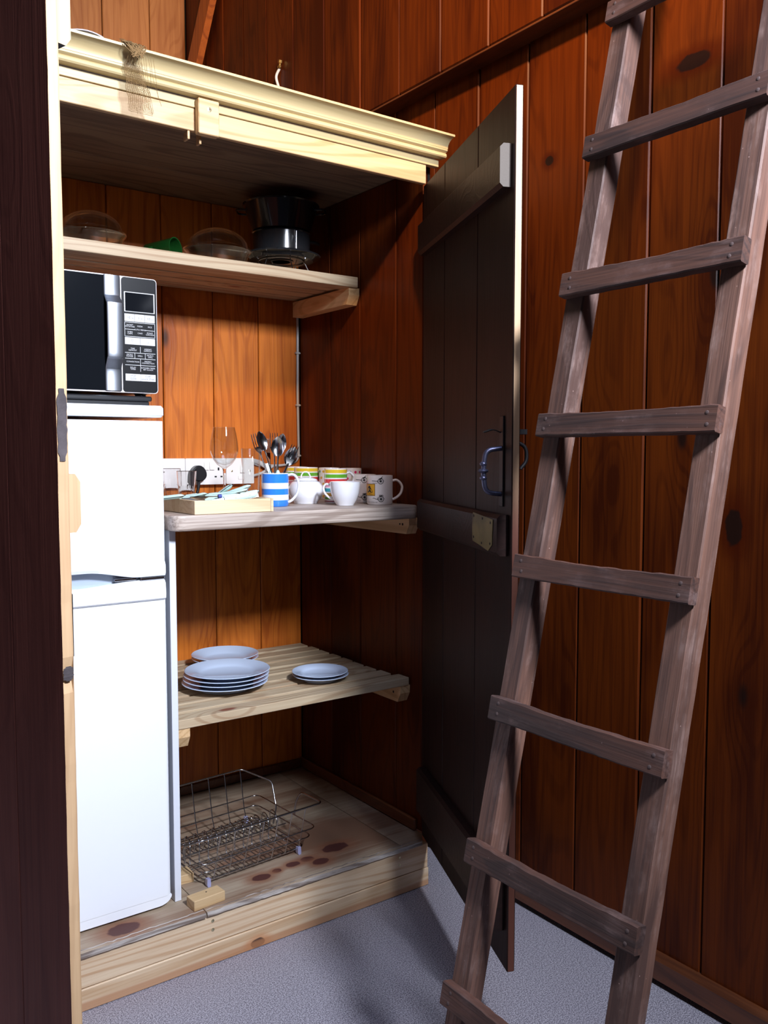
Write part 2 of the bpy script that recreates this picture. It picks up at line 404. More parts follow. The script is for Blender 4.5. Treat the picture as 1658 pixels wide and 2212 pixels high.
# ------------------------------------------------------------------ the setting
WX, UX, BY = 1.83, 1.76, 4.02          # right wall, its proud upper boarding, far back wall
obj('floor', G().box(-2.2, 1.90, -2.6, 4.2, -.06, 0), M_FLOOR, kind='structure')
wr = obj('wall_right', G().box(WX+.018, WX+.10, -2.6, 2.86, 0, 2.60), M_BLACKGAP, kind='structure')
ys = [2.86, 2.66, 2.455, 2.245, 2.035, 1.829, 1.618, 1.409, 1.213, 1.005, .80, .59, .38, .17, -.04, -.25, -.46, -.67, -.88, -1.09, -1.30]
for a, b in zip(ys[1:], ys[:-1]):
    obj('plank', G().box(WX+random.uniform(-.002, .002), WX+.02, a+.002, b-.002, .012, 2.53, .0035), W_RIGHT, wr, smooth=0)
ub = obj('wall_right_upper', G().box(UX+.018, UX+.12, -2.6, BY, 2.50, 4.25), M_BLACKGAP, kind='structure')
ys = [BY, 3.81, 3.585, 3.36, 3.135, 2.78, 2.555, 2.335, 2.12, 1.91, 1.70, 1.49, 1.28, 1.07, .86, .65, .44, .23, .02, -.2, -.42]
ys = [BY, 3.80, 3.62, 3.43, 3.228, 3.015, 2.795, 2.565, 2.343, 2.133, 1.92, 1.71, 1.50, 1.29, 1.08, .87, .66, .45, .24, .03, -.2, -.42, -.64, -.86]
for a, b in zip(ys[1:], ys[:-1]):
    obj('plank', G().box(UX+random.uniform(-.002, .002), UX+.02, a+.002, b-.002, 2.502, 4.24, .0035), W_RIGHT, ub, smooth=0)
obj('trim_1', G().box(UX+.003, WX+.016, -1.3, BY, 2.4955, 2.5015, .001), W_SKIRT, kind='structure')
wb = obj('wall_back', G().box(-.5, UX+.10, BY+.018, BY+.10, 0, 4.25), M_BLACKGAP, kind='structure')
xs = [UX, 1.585, 1.365, 1.145, .925, .705, .485, .265, .045, -.175, -.395]
for a, b in zip(xs[1:], xs[:-1]):
    obj('plank', G().box(a+.002, b-.002, BY+random.uniform(-.002, .002), BY+.02, 2.0, 4.24, .0035), W_UPBACK, wb, smooth=0)
g = G(); g.prism([(WX-.022, -1.3, .018), (WX+.005, -1.3, .018), (WX+.005, -1.3, .082), (WX-.010, -1.3, .082), (WX-.022, -1.3, .068)], (0, 3.2, 0))
obj('baseboard_right', g, W_SKIRT, kind='structure', smooth=0)

# timber brace across the top corner
g = G(); a = Vector((1.742, 3.90, 2.95)); b = Vector((1.742, 3.43, 3.62)); d = (b-a).normalized(); n = Vector((0, d.z, -d.y))
g.prism([a-n*.0, a+n*.10, b+n*.10, b-n*.0], (-.03, 0, 0))
br = thing('timber_brace', 'reddish orange timber brace running diagonally up the dark boards above the cupboard', 'timber brace', (1.74, 3.6, 3.2))
obj('board', g, W_BRACE, br, world=True, smooth=0)
g = G(); g.prism([a+n*.102, a+n*.128, b+n*.128, b+n*.102], (-.018, 0, 0))
obj('batten', g, W_SKIRT, br, world=True, smooth=0)

# ------------------------------------------------------------------ the built-in cupboard
CX0, CX1, CY0, CY1 = .17, 1.675, 2.105, 2.84
cup = thing('built_in_cupboard', 'built-in pine cupboard with open dark plank doors and boarded alcove', 'cupboard', (.92, 2.5, .15))
def cpart(name, g, m, **k): return obj(name, g, m, cup, world=True, **k)
cpart('side_backing', G().box(CX1+.016, CX1+.024, CY0+.002, CY1+.03, .15, 2.20), M_BLACKGAP, smooth=0)
for a, b in zip([2.107, 2.245, 2.445, 2.630], [2.245, 2.445, 2.630, 2.84]):
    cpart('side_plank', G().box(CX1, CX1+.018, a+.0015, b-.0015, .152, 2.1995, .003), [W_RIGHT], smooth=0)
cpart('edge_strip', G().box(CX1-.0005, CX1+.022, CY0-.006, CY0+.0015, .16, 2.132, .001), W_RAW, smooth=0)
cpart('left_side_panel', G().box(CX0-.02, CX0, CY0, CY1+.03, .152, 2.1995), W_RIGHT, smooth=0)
cpart('back_backing', G().box(CX0-.02, CX1+.02, CY1+.018, CY1+.03, .152, 2.222), M_BLACKGAP, smooth=0)
xs = [CX1, 1.505, 1.329, 1.146, .965, .785, .605, .425, .245, CX0]
for a, b in zip(xs[1:], xs[:-1]):
    cpart('back_plank', G().box(a+.0015, b-.0015, CY1, CY1+.018, .152, 2.1995, .003), W_BACK, smooth=0)
cpart('skirting', G().box(CX1-.012, CX1-.0005, 2.13, CY1-.001, .152, .19, .003), W_SKIRT, smooth=0)
cpart('skirting', G().box(.91, CX1-.013, CY1-.012, CY1-.0005, .152, .185, .003), W_SKIRT, smooth=0)
for k_, (a, b) in enumerate(((2.078, 2.33), (2.33, 2.585), (2.585, 2.87))):
    cpart('ceiling_board', G().box(CX0-.02, CX1+.02, a+.001, b-.001, 2.20, 2.222, .002), W_CEIL, smooth=0)
cpart('head_timber', G().box(.10, 1.648, 2.062, 2.078, 2.133, 2.187, .0015), W_NEW, smooth=0)
cpart('fascia', G().box(.10, 1.692, 2.058, 2.0775, 2.188, 2.208, .001), W_CROWN, smooth=0)
# crown moulding: profile in (y, z), swept along x
prof = [(2.058, 2.2095), (2.034, 2.2095), (2.031, 2.213), (2.032, 2.219), (2.036, 2.2235), (2.030, 2.2255), (2.027, 2.2275), (2.027, 2.2315)]
for i in range(9):
    t = i/8; prof.append((2.026-.032*(1-math.cos(t*PI/2)), 2.2325+.026*math.sin(t*PI/2)))
prof += [(1.993, 2.2635), (1.996, 2.2655), (2.010, 2.2655), (2.058, 2.232)]
g = G(); g.prism([(.10, y, z) for y, z in prof], (1.60, 0, 0)); cpart('crown_moulding', g, W_CROWN, smooth=30)
# turn button that holds the doors
tb = cpart('turn_button', G().box(.922, .977, 2.036, 2.0575, 2.122, 2.206, .002), W_NEW, smooth=0)
g = G(); disc(g, (.950, 2.036, 2.182), (0, -1, 0), .0055, .0012); obj('screw', g, M_SCREW, tb, world=True)
g = G(); g.box(.946, .954, 2.0343, 2.0352, 2.1815, 2.1825).box(.9495, .9505, 2.0343, 2.0352, 2.178, 2.186); obj('screw_slot', g, M_INK, tb, world=True, smooth=0)
g = G(); g.box(.905, .911, 2.064, 2.09, 2.112, 2.132, .001).box(.938, .944, 2.070, 2.09, 2.108, 2.132, .001); each('catch_peg', g, W_NEW, cup, True, 0)

def plank_door(hx, hy, fx, fy, inner, names, edge_split=None):
    """a ledged plank door: hinge (hx,hy), free edge (fx,fy); inner=+1/-1 side that carries the ledges"""
    d = Vector((hx-fx, hy-fy, 0)); wd = d.length; d.normalize(); n = Vector((-d.y, d.x, 0))*inner
    O = Vector((fx, fy, 0))
    def wp(s_, t, z): return O+d*s_+n*t+Vector((0, 0, z))
    def hexa(s0, s1, t0, t1, z0, z1, c=.002):
        q = G().box(s0, s1, t0, t1, z0, z1, c); q.v = [wp(*p) for p in q.v]
        if inner < 0: q.f = [tuple(reversed(f)) for f in q.f]
        return q
    return d, n, wp, hexa, wd
Z0, Z1 = .155, 2.136
# right-hand door, swung out against the ladder
d, n, wp, hx_, wd = plank_door(1.662, 2.092, 1.366, 1.403, 1, None)
dr = bpy.data.objects.new('door', None); COL.objects.link(dr); dr.parent = cup; ROOT[dr.name] = ROOT[cup.name]; dr['label'] = 'right door seen on its dark inner face'
def dpart(name, g, m, **k): return obj(name, g, m, dr, world=True, **k)
TH = .019
for s0, s1 in ((0, .247), (.247, .527), (.527, wd)):
    q = hx_(s0+.0012, s1-.0012, -TH, 0, Z0, Z1, .0025)
    if s0 == 0:     # raw sawn free edge
        q.mi = []
        for f in q.f:
            c_ = sum((q.v[i] for i in f), Vector())/len(f); s_ = (c_-Vector((1.366, 1.403, 0))).dot(d)
            q.mi.append(1 if s_ < .002 else 0)
    dpart('plank', q, [W_DOOR, edge_darker_below()] if s0 == 0 else W_DOOR, smooth=0)
def ledge(z0, z1, s0=.022, s1=.715, endmat=None):
    t = .026; c_ = .008
    pts = [(0, z0), (t-c_, z0), (t, z0+c_), (t, z1-c_), (t-c_, z1), (0, z1)]
    q = G(); q.prism([wp(s0, a+.0004, z) for a, z in pts], d*(s1-s0))
    if endmat:
        q.mi = [1 if i == 0 else 0 for i in range(len(q.f))]
        return dpart('ledge', q, [W_LEDGE, endmat], smooth=0)
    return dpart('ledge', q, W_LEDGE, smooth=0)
ledge(1.925, 2.018, endmat=M_DUST); lm = ledge(1.115, 1.208); ledge(.245, .385)
# thumb latch and pull handle
q = hx_(.048, .072, .0004, .004, 1.225, 1.43, .001); dpart('latch_plate', q, M_DIRON, smooth=0)
g = G(); g.tube(arc([wp(.060, .003, 1.357), wp(.062, .040, 1.353), wp(.062, .046, 1.305), wp(.062, .040, 1.257), wp(.060, .003, 1.253)], .022, 8), .0058, 10)
for z, r in ((1.322, .009), (1.306, .0125), (1.290, .009)):
    g.lathe([(0, -.006), (r*.75, -.004), (r, 0), (r*.75, .004), (0, .006)], 14, Matrix.Translation(wp(.062, .0455, z)))
dpart('pull_handle', g, M_IRON, smooth=60)
g = G(); g.tube(bez([wp(.066, .002, 1.392), wp(.066, .022, 1.399), wp(.066, .045, 1.393)], 5), [.004]*6+[.007]*4+[.004], 8, flat=(.35, 1.3, (0, 0, 1))); dpart('thumb_lever', g, M_DIRON, smooth=60)
g = G(); g.tube(bez([wp(.05, -TH-.001, 1.375), wp(.05, -TH-.030, 1.36), wp(.05, -TH-.034, 1.33), wp(.05, -TH-.020, 1.31)], 5), .0045, 8)
g2 = hx_(.035, .062, -TH-.003, -TH-.0003, 1.37, 1.44, .0005); g.add(g2.v, g2.f); g2 = hx_(.045, .055, -TH-.034, -TH-.0032, 1.388, 1.400, .0005); g.add(g2.v, g2.f)
dpart('outer_latch', g, M_DIRON, smooth=60)
# brass patch nailed on the middle ledge
q = G(); pts = [(.045, 1.196), (.11, 1.200), (.185, 1.204), (.190, 1.17), (.187, 1.135), (.12, 1.128), (.075, 1.122), (.050, 1.138)]
q.prism([wp(s_, .0268, z) for s_, z in pts], n*.0012); bp_ = dpart('metal_patch', q, M_BRASS, smooth=0)
g = G()
for s_, z in ((.06, 1.188), (.115, 1.194), (.178, 1.196), (.178, 1.145), (.12, 1.136), (.062, 1.140)): disc(g, wp(s_, .0281, z), n, .003, .001, 8)
each('tack', g, M_DIRON, bp_, True)
g = G(); g2 = hx_(wd-.012, wd+.004, .0004, .004, .30, .36, .0005); g.add(g2.v, g2.f); g2 = hx_(wd-.012, wd+.004, .0004, .004, 1.94, 2.0, .0005); g.add(g2.v, g2.f)
each('hinge', g, M_DIRON, dr, True, 0)

# left-hand door, its free edge close to the camera
d, n, wp, hx_, wd = plank_door(.168, 2.092, .400, 1.374, 1, None)
n = -n
def wp(s_, t, z, d=d, n=n): return Vector((.400, 1.374, 0))+d*s_+n*t+Vector((0, 0, z))
def hx_(s0, s1, t0, t1, z0, z1, c=.002):
    q = G().box(s0, s1, t0, t1, z0, z1, c); q.v = [wp(*p) for p in q.v]; q.f = [tuple(reversed(f)) for f in q.f]; return q
dl = bpy.data.objects.new('door', None); COL.objects.link(dl); dl.parent = cup; ROOT[dl.name] = ROOT[cup.name]; dl['label'] = 'left door with a pale raw edge near the camera'
dr = dl
for s0, s1 in ((0, .135), (.135, .42), (.42, wd)):
    q = hx_(s0+.001, s1-.001, -TH, 0, Z0, Z1+.0, .0022)
    if s0 == 0:
        # subdivided free edge so that it can be slightly ragged
        q = G(); zs = [Z0+(Z1-Z0)*i/70 for i in range(71)]; rows = []
        for z in zs:
            j = random.uniform(-.0006, .0006); gap = .006 if abs(z-1.008) < .016 else 0
            rows.append([wp(.134, -TH, z), wp(.0+j, -TH, z), wp(.001+j+gap, -TH+.0015, z), wp(.001+j+gap, -.0015, z), wp(0+j, 0, z), wp(.134, 0, z)])
        q.grid(rows); m_ = len(rows[0]); q.mi = [(1 if (i % (m_-1)) in (1, 2, 3) else 0) for i in range(len(q.f))]
        q.add([rows[0][i] for i in range(6)], [tuple(range(6))]); q.add([rows[-1][i] for i in range(6)], [tuple(range(6))[::-1]])
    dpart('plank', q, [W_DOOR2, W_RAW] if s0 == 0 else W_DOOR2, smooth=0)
for z0, z1, t in ((1.224, 1.315, .024), (1.958, 2.05, .026), (.245, .385, .026)):
    c_ = .009; pts = [(.0004, z0), (t-c_, z0), (t, z0+c_*1.4), (t, z1-c_*1.4), (t-c_, z1), (.0004, z1)]
    q = G(); q.prism([wp(.006, a, z) for a, z in pts], d*.70); q.f = [tuple(reversed(f)) for f in q.f]
    q.mi = [1 if i == 0 else 0 for i in range(len(q.f))]
    dpart('ledge', q, [W_LEDGE, W_RAW], smooth=0)
# bark left on the edge, and its broken knot
def blotch(z0, z1, name, m):
    q = G(); rows = []; k_ = 16
    for i in range(k_+1):
        z = z0+(z1-z0)*i/k_; wgt = random.uniform(.9, 1.08) if 1 < i < k_-1 else .55
        c_ = -TH/2+random.uniform(-.0006, .0006)
        rows.append([wp(-.0003, c_-TH*.45*wgt, z), wp(-.0008-random.uniform(0, .0008), c_, z), wp(-.0004, c_+TH*.45*wgt, z)])
    q.grid(rows); q.f = [tuple(reversed(f)) for f in q.f]; dpart(name, q, m, smooth=60)
blotch(1.335, 1.445, 'bark', M_BARK); blotch(.995, 1.018, 'knot', M_BARK)
g = G(); g2 = hx_(.004, .03, .0004, .003, 1.17, 1.212, .0005); g.add(g2.v, g2.f); g2 = hx_(.002, .03, .0004, .004, 1.03, 1.13, .0015); g.add(g2.v, g2.f); each('lock_plate', g, M_DIRON, dr, True, 0)

# ------------------------------------------------------------------ platform under the cupboard
pl = thing('cupboard_platform', 'low pine platform of two stacked timbers topped with knotty plywood', 'platform', (.9, 2.45, 0))
def ppart(name, g, m, **k): return obj(name, g, m, pl, world=True, **k)
ppart('front_timber', G().box(.10, 1.670, 2.070, 2.112, .058, .1345, .002), W_BASE, smooth=0)
ppart('front_timber', G().box(.10, 1.672, 2.068, 2.112, .001, .0565, .002), W_BASE2, smooth=0)
g = G(); g.box(.10, .142, 2.113, 2.86, .001, .1345).box(1.63, 1.670, 2.113, 2.86, .001, .1345); each('side_joist', g, W_BASE, pl, True, 0)
def sheet(x0, x1, y0, y1, cut=None):
    q = G(); q.box(x0, x1, y0, y1, .1355, .150, .001); return q
g = sheet(.10, .925, 2.066, 2.86); ppart('plywood_sheet', g, W_PLY, smooth=0)
g = sheet(.9265, 1.568, 2.066, 2.86); ppart('plywood_sheet', g, W_PLY, smooth=0)
g = G(); g.prism([(1.5695, 2.066, .1355), (1.645, 2.066, .1355), (1.676, 2.108, .1355), (1.676, 2.86, .1355), (1.5695, 2.86, .1355)], (0, 0, .0145)); ppart('plywood_sheet', g, W_PLY, smooth=0)
# splintered lip along the front of the sheets
for x0, x1 in ((.10, .924), (.9275, 1.642)):
    q = G(); rows = []; k_ = int((x1-x0)/.012)
    for i in range(k_+1):
        x = x0+(x1-x0)*i/k_; a = random.uniform(0, .0035)
        rows.append([(x, 2.0655, .1358), (x, 2.0625-a*.5, .1375), (x, 2.0632-a*.3, .1435), (x, 2.064, .149-a*.6), (x, 2.074+a*2, .1506)])
    q.grid(rows); ppart('splintered_lip', q, W_PLYEDGE, smooth=0)
g = G()
for z in (.118, .094): disc(g, (.945, 2.0698, z), (0, -1, 0), .0045, .001, 10)
for z in (.118, .094): disc(g, (1.56, 2.0698, z), (0, -1, 0), .004, .001, 10)
each('screw', g, M_SCREW, pl, True)
def block(name, label, x, y, rot, L, W, H, m=W_NEW):
    t = thing(name, label, 'wood block', (x, y, .1502), (0, 0, rot)); obj('body', G().box(-L/2, L/2, -W/2, W/2, 0, H, .0012), m, t, smooth=0)
    g = G(); disc(g, (.004, .006, H), (0, 0, 1), .0022, .0004, 8, 0); obj('screw_hole', g, M_INK, t); return t
block('wood_block', 'pale offcut of pine lying at the front edge of the plywood', .944, 2.108, rad(5), .092, .042, .027)
block('wood_block', 'pale pine block half hidden behind the white fridge side panel', .937, 2.262, rad(-2), .06, .05, .026)

# ------------------------------------------------------------------ worktop and slatted shelves
wt = thing('worktop', 'pale ash laminate worktop with rounded edges above the plate shelf', 'worktop', (1.25, 2.47, 1.144))
x0, x1, y0, y1, z0, z1 = .872, 1.664, 2.10, 2.836, 1.146, 1.186
out = [(x0, y0+.03), (x0+.003, y0+.012), (x0+.012, y0+.003), (x0+.03, y0)]
for i in range(9):
    a = -PI/2+PI/2*i/8; out.append((x1-.035+.035*math.cos(a), y0+.035+.035*math.sin(a)))
out += [(x1, y1), (x0, y1)]
cx_, cy_ = (x0+x1)/2, (y0+y1)/2
rings_ = []
for dz, ins in ((0, .004), (.001, .0015), (.003, .0004), (.006, 0), (.034, 0), (.037, .0004), (.039, .0015), (.040, .004)):
    rings_.append([(px+(ins if px < cx_ else -ins), py+(ins if py < cy_ else -ins), z0+dz) for px, py in out])
g = G(); nn = len(out)
g.add([p for r in rings_ for p in r], [(i*nn+j, i*nn+(j+1) % nn, (i+1)*nn+(j+1) % nn, (i+1)*nn+j) for i in range(len(rings_)-1) for j in range(nn)]+[tuple(range(nn))[::-1], tuple(range((len(rings_)-1)*nn, len(rings_)*nn))])
obj('slab', g, W_TOP, wt, world=True, smooth=50)
def batten(parent, xa, xb, ya, yb, za, zb, m=W_BATT):
    q = G(); c_ = (zb-za)*.55
    q.prism([(xa, ya, zb), (xa, ya, za+c_), (xa, ya+c_*.55, za), (xa, yb, za), (xa, yb, zb)], (xb-xa, 0, 0)); b_ = obj('batten', q, m, parent, world=True, smooth=0)
    return b_
b_ = batten(wt, 1.636, 1.6735, 2.125, 2.72, 1.096, 1.1455)
g = G(); disc(g, (1.6362, 2.158, 1.125), (-1, 0, 0), .004, .0006, 8, 0); disc(g, (1.6362, 2.172, 1.125), (-1, 0, 0), .003, .0006, 8, 0); each('screw_hole', g, M_INK, b_, True)
pn = thing('fridge_side_panel', 'tall narrow white panel standing between the fridge and the plate shelf', 'panel', (.885, 2.45, .15))
obj('board', G().box(.879, .897, 2.16, 2.80, .1505, 1.1455, .001), M_WSIDE, pn, world=True, smooth=0)

# lower shelf
sh = thing('slatted_shelf', 'lower slatted pine shelf with the stacks of white plates on it', 'shelf', (1.28, 2.5, .605))
ns = 9; p0 = 2.163; pitch = .0725
for i in range(ns):
    ya = p0+i*pitch; wv = .060+random.uniform(-.002, .002); xe = 1.652+random.uniform(-.008, .003)
    if i == 0: xe = 1.668
    obj('slat', G().box(.8985, xe, ya+.002, ya+wv-.003, .617 if i else .613, .638, .0015), W_SLAT, sh, world=True, smooth=0)
b_ = batten(sh, 1.636, 1.6735, 2.168, 2.80, .560, .6125)
g = G(); disc(g, (1.6362, 2.205, .588), (-1, 0, 0), .004, .0006, 8, 0); each('screw_hole', g, M_INK, b_, True)
batten(sh, .8985, .932, 2.168, 2.80, .560, .6125)
# upper shelf
su = thing('slatted_shelf', 'upper slatted pine shelf carrying glass dishes and black pots over the microwave', 'shelf', (.92, 2.62, 1.89))
for i, (ya, yb) in enumerate(((2.438, 2.505), (2.513, 2.585), (2.597, 2.665), (2.675, 2.745), (2.757, 2.832))):
    obj('slat', G().box(CX0+.001, 1.662, ya, yb, 1.890 if i == 0 else 1.898, 1.924, .0015), W_SLAT, su, world=True, smooth=0)
batten(su, 1.632, 1.6735, 2.448, 2.815, 1.836, 1.8895); batten(su, CX0+.001, .205, 2.448, 2.815, 1.836, 1.8895)

# ------------------------------------------------------------------ fridge-freezer
fr = thing('fridge_freezer', 'white upright fridge freezer with a scooped grip between its two doors', 'fridge', (.59, 2.45, .15))
def fpart(name, g, m, **k): return obj(name, g, m, fr, world=True, **k)
FX0, FX1, FY = .325, .866, 2.148
def rdoor(z0, z1, yf=FY, depth=.052, r=.013, bottom_r=0, top_cut=None):
    q = G(); pts = []
    for i in range(6):
        a = PI+PI/2*i/5; pts.append((FX0+r+r*math.cos(a), yf+r+r*math.sin(a)))
    for i in range(6):
        a = -PI/2+PI/2*i/5; pts.append((FX1-r+r*math.cos(a), yf+r+r*math.sin(a)))
    pts += [(FX1, yf+depth), (FX0, yf+depth)]
    q.prism([(x, y, z0) for x, y in pts], (0, 0, z1-z0)); return q
fpart('cabinet', G().box(FX0+.004, FX1-.004, FY+.06, 2.74, .172, 1.428, .004), M_WHITE, smooth=0)
fpart('top_lid', G().box(FX0-.001, FX1+.002, FY+.003, 2.745, 1.436, 1.4655, .006), M_WHITE, smooth=0)
ud = fpart('freezer_door', rdoor(1.068, 1.4265), M_WHITE)
# scooped lower lip of the freezer door
q = G(); rows = []
NN = 40
for i in range(NN+1):
    x = FX0+.004+(FX1-FX0-.008)*i/NN; t = (x-.66)/(.80-.66); t = max(0, min(1, t)); sag = t*t*(3-2*t)
    zb = 1.052-.020*sag
    rows.append([(x, FY+.05, 1.0685), (x, FY+.0005, 1.0685), (x, FY-.004, 1.060), (x, FY-.005, zb+.008), (x, FY-.001, zb), (x, FY+.012, zb-.001), (x, FY+.05, zb+.006)])
q.grid(rows); q.f = [tuple(reversed(f)) for f in q.f]
q.add(rows[0], [tuple(range(7))]); q.add(rows[-1], [tuple(range(7))[::-1]])
obj('grip_lip', q, M_WHITE, ud, world=True, smooth=40)
fpart('grip_recess', G().box(FX0+.006, FX1-.006, FY+.030, FY+.058, 1.012, 1.060), M_GREYIN, smooth=0)
g = G(); g.box(.80, .862, FY+.004, FY+.03, 1.022, 1.0295, .001); g.tube([(.83, FY+.016, 1.015), (.83, FY+.016, 1.034)], .005, 8); g.box(.735, .79, FY+.012, FY+.03, 1.024, 1.031, .001); fpart('hinge', g, M_STEEL, smooth=40)
ld_ = fpart('fridge_door', rdoor(.182, .968), M_WHITE)
q = G(); rows = []
for i in range(NN+1):
    x = FX0+.004+(FX1-FX0-.008)*i/NN; t = (x-.66)/(.80-.66); t = max(0, min(1, t)); sag = t*t*(3-2*t)
    zt = 1.014+.008*sag
    rows.append([(x, FY+.05, .9695), (x, FY+.001, .9695), (x, FY-.004, .974), (x, FY-.0055, .985), (x, FY-.003, zt-.010), (x, FY+.003, zt-.002), (x, FY+.012, zt), (x, FY+.045, zt+.002-.006*(1-sag)), (x, FY+.05, zt-.01)])
q.grid(rows); q.add(rows[0], [tuple(range(9))[::-1]]); q.add(rows[-1], [tuple(range(9))])
obj('grip_lip', q, M_WHITE, ld_, world=True, smooth=40)
q = G(); k_ = 12; pts = [(FX0+.0, .1815), (FX0, .176), (FX0+.02, .158), (FX1-.035, .158)]
for i in range(1, 7):
    a = -PI/2+PI/2*i/6; pts.append((FX1-.035+.035*math.cos(a), .158+.0235+.0235*math.sin(a)))
q.prism([(x, FY+.001, z) for x, z in pts], (0, .05, 0)); obj('bottom_edge', q, M_WHITE, ld_, world=True, smooth=40)
g = G()
for x, y in ((.36, 2.21), (.83, 2.205), (.36, 2.68), (.83, 2.68)): g.lathe([(.017, .1505), (.017, .160), (.008, .162), (.008, .175), (0, .175)], 14, Matrix.Translation((x, y, 0)))
each('foot', g, M_BLACK, fr, True)

# ------------------------------------------------------------------ microwave on its black stand
bs = thing('black_stand', 'black slab stand between the fridge top and the microwave', 'stand', (.63, 2.45, 1.4657))
obj('lower_slab', G().box(.40, .856, 2.22, 2.60, 1.4657, 1.479, .002), M_BLACK, bs, world=True, smooth=0)
obj('upper_slab', G().box(.395, .862, 2.215, 2.60, 1.4792, 1.492, .003), M_BLACK, bs, world=True, smooth=0)
mw = thing('microwave', 'black and silver combination microwave with a curved steel handle', 'microwave', (.64, 2.44, 1.492))
def mpart(name, g, m, par=None, **k): return obj(name, g, m, par or mw, world=True, **k)
MY = 2.24
mpart('casing', G().box(.385, .884, MY+.02, 2.60, 1.502, 1.796, .004), M_BRUSH, smooth=0)
def rrect(x0, x1, z0, z1, y, r, ext, k_=5):
    pts = []
    for (cx, cz, a0) in ((x1-r, z1-r, 0), (x0+r, z1-r, PI/2), (x0+r, z0+r, PI), (x1-r, z0+r, 1.5*PI)):
        for i in range(k_+1):
            a = a0+PI/2*i/k_; pts.append((cx+r*math.cos(a), y, cz+r*math.sin(a)))
    return G().prism(pts, (0, ext, 0))
mpart('front_rim', rrect(.384, .8885, 1.5015, 1.7975, MY, .009, .0198), plain('pale_rim', (.75, .70, .72), .35), smooth=30)
dg = mpart('door_glass', rrect(.387, .791, 1.5055, 1.7945, MY-.002, .003, .0019), M_BGLASS, smooth=30)
cp = mpart('control_panel', rrect(.7945, .8865, 1.5035, 1.7955, MY-.002, .008, .0019), M_PANEL, smooth=30)
# steel handle: flat ends, arched and shifted middle
zs_ = [1.7965, 1.752, 1.742, 1.725, 1.715, 1.60, 1.588, 1.566, 1.553, 1.505]
dy = [.004, .004, .007, .018, .021, .021, .018, .007, .004, .004]
dx = [0, 0, 0, .001, .001, .001, .001, 0, 0, 0]
path = bez([(dx[i], MY-dy[i], zs_[i]) for i in range(10)], 4)
rows = []
for p in path: rows.append([(.750+p.x, p.y+.006, p.z), (.749+p.x, p.y+.001, p.z), (.7525+p.x, p.y-.0012, p.z), (.787+p.x, p.y-.0012, p.z), (.790+p.x, p.y+.001, p.z), (.789+p.x, p.y+.006, p.z)])
q = G(); q.grid([r+[r[0]] for r in rows]); mpart('handle', q, M_BRUSH, smooth=40)
# control panel print: u from 0..1 across, v pixels of the close-up mapped to heights
def U(u): return .8005+(.8815-.8005)*u
def Vz(p): return 1.7955-(p-200)/(1925-200)*(1.7955-1.5035)          # p: position down the panel
g = rrect(U(0), U(1), Vz(715), Vz(415), MY-.0026, .001, .0006); mpart('display_frame', g, M_PRINT, cp, smooth=0)
g = rrect(U(.035), U(.965), Vz(705), Vz(427), MY-.0030, .001, .0004); mpart('display', g, M_BGLASS, cp, smooth=0)
yb = MY-.0026
def strip(p0, p1, cuts):
    e = [0]+cuts+[1]
    for a, b in zip(e[:-1], e[1:]): mpart('button', rrect(U(a)+.0003, U(b)-.0003, Vz(p1), Vz(p0), yb, .0006, .0006), M_PRINT, cp, smooth=0)
strip(745, 858, [.333, .667]); strip(1100, 1205, [.5]); strip(1650, 1755, [.5])
lines = G()
def hl(u0, u1, p, t=3.5): lines.box(U(u0), U(u1), yb, yb+.0005, Vz(p+t), Vz(p-t))
def vl(u, p0, p1, t=.006): lines.box(U(u-t), U(u+t), yb, yb+.0005, Vz(p1), Vz(p0))
hl(0, 1, 872); hl(0, 1, 1085); vl(.006, 872, 1085); vl(.994, 872, 1085); hl(0, .33, 978); hl(.67, 1, 978)
for p in (1330, 1416, 1516): hl(0, 1, p)
vl(.5, 1235, 1325); vl(.32, 1335, 1412); vl(.66, 1335, 1412); vl(.5, 1420, 1512); vl(.5, 1520, 1610)
mpart('panel_rules', lines, M_PRINT, cp, smooth=0)
wtx, gtx = G(), G()
def put(dst, txt, u, p, size):
    vs, fs = text_geo(txt, size); dst.add([(U(u)+v.x, (MY-.0031), Vz(p)+v.y) for v in vs], fs)
Z = .0052
for t, u, p in (('JACKET\nPOTATOES', .17, 925), ('PIZZA', .5, 925), ('RICE', .83, 925), ('AUTO MENU', .5, 978), ('OVEN\nCHIPS', .17, 1030), ('CAKE', .5, 1030), ('ROAST\nCHICKEN', .83, 1030),
                ('TIME\nDEFROST', .25, 1280), ('WEIGHT\nDEFROST', .75, 1280), ('MICRO\nPOWER', .15, 1373), ('GRILL', .49, 1373), ('MICRO+\nGRILL', .83, 1373),
                ('CONVECTION', .25, 1466), ('MICRO+\nCONVECTION', .75, 1466), ('DELAY\nTIMER', .25, 1566), ('KITCHEN TIMER\nSET CLOCK', .75, 1566)): put(wtx, t, u, p, Z)
mpart('printed_words', wtx, M_PRINT, cp, smooth=0, kind='stuff')
for t, u, p, z_ in (('10', .14, 800, .009), ('MIN', .26, 808, .003), ('1', .47, 800, .009), ('MIN', .56, 808, .003), ('10', .79, 800, .009), ('SEC', .91, 808, .003), ('STOP', .25, 1680, .006), ('CLEAR', .25, 1725, .006), ('START', .75, 1680, .006), ('QUICK START', .75, 1725, .006)): put(gtx, t, u, p, z_)
for u, sgn in ((.25, -1), (.75, 1)):
    pz = Vz(1152); px = U(u); s_ = .0036
    tri = [(px-s_, pz-sgn*s_*.7), (px+s_, pz-sgn*s_*.7), (px, pz+sgn*s_*.7)]
    for i in range(3):
        a, b = Vector((tri[i][0], MY-.0030, tri[i][1])), Vector((tri[(i+1) % 3][0], MY-.0030, tri[(i+1) % 3][1])); gtx.tube([a, b], .00022, 4)
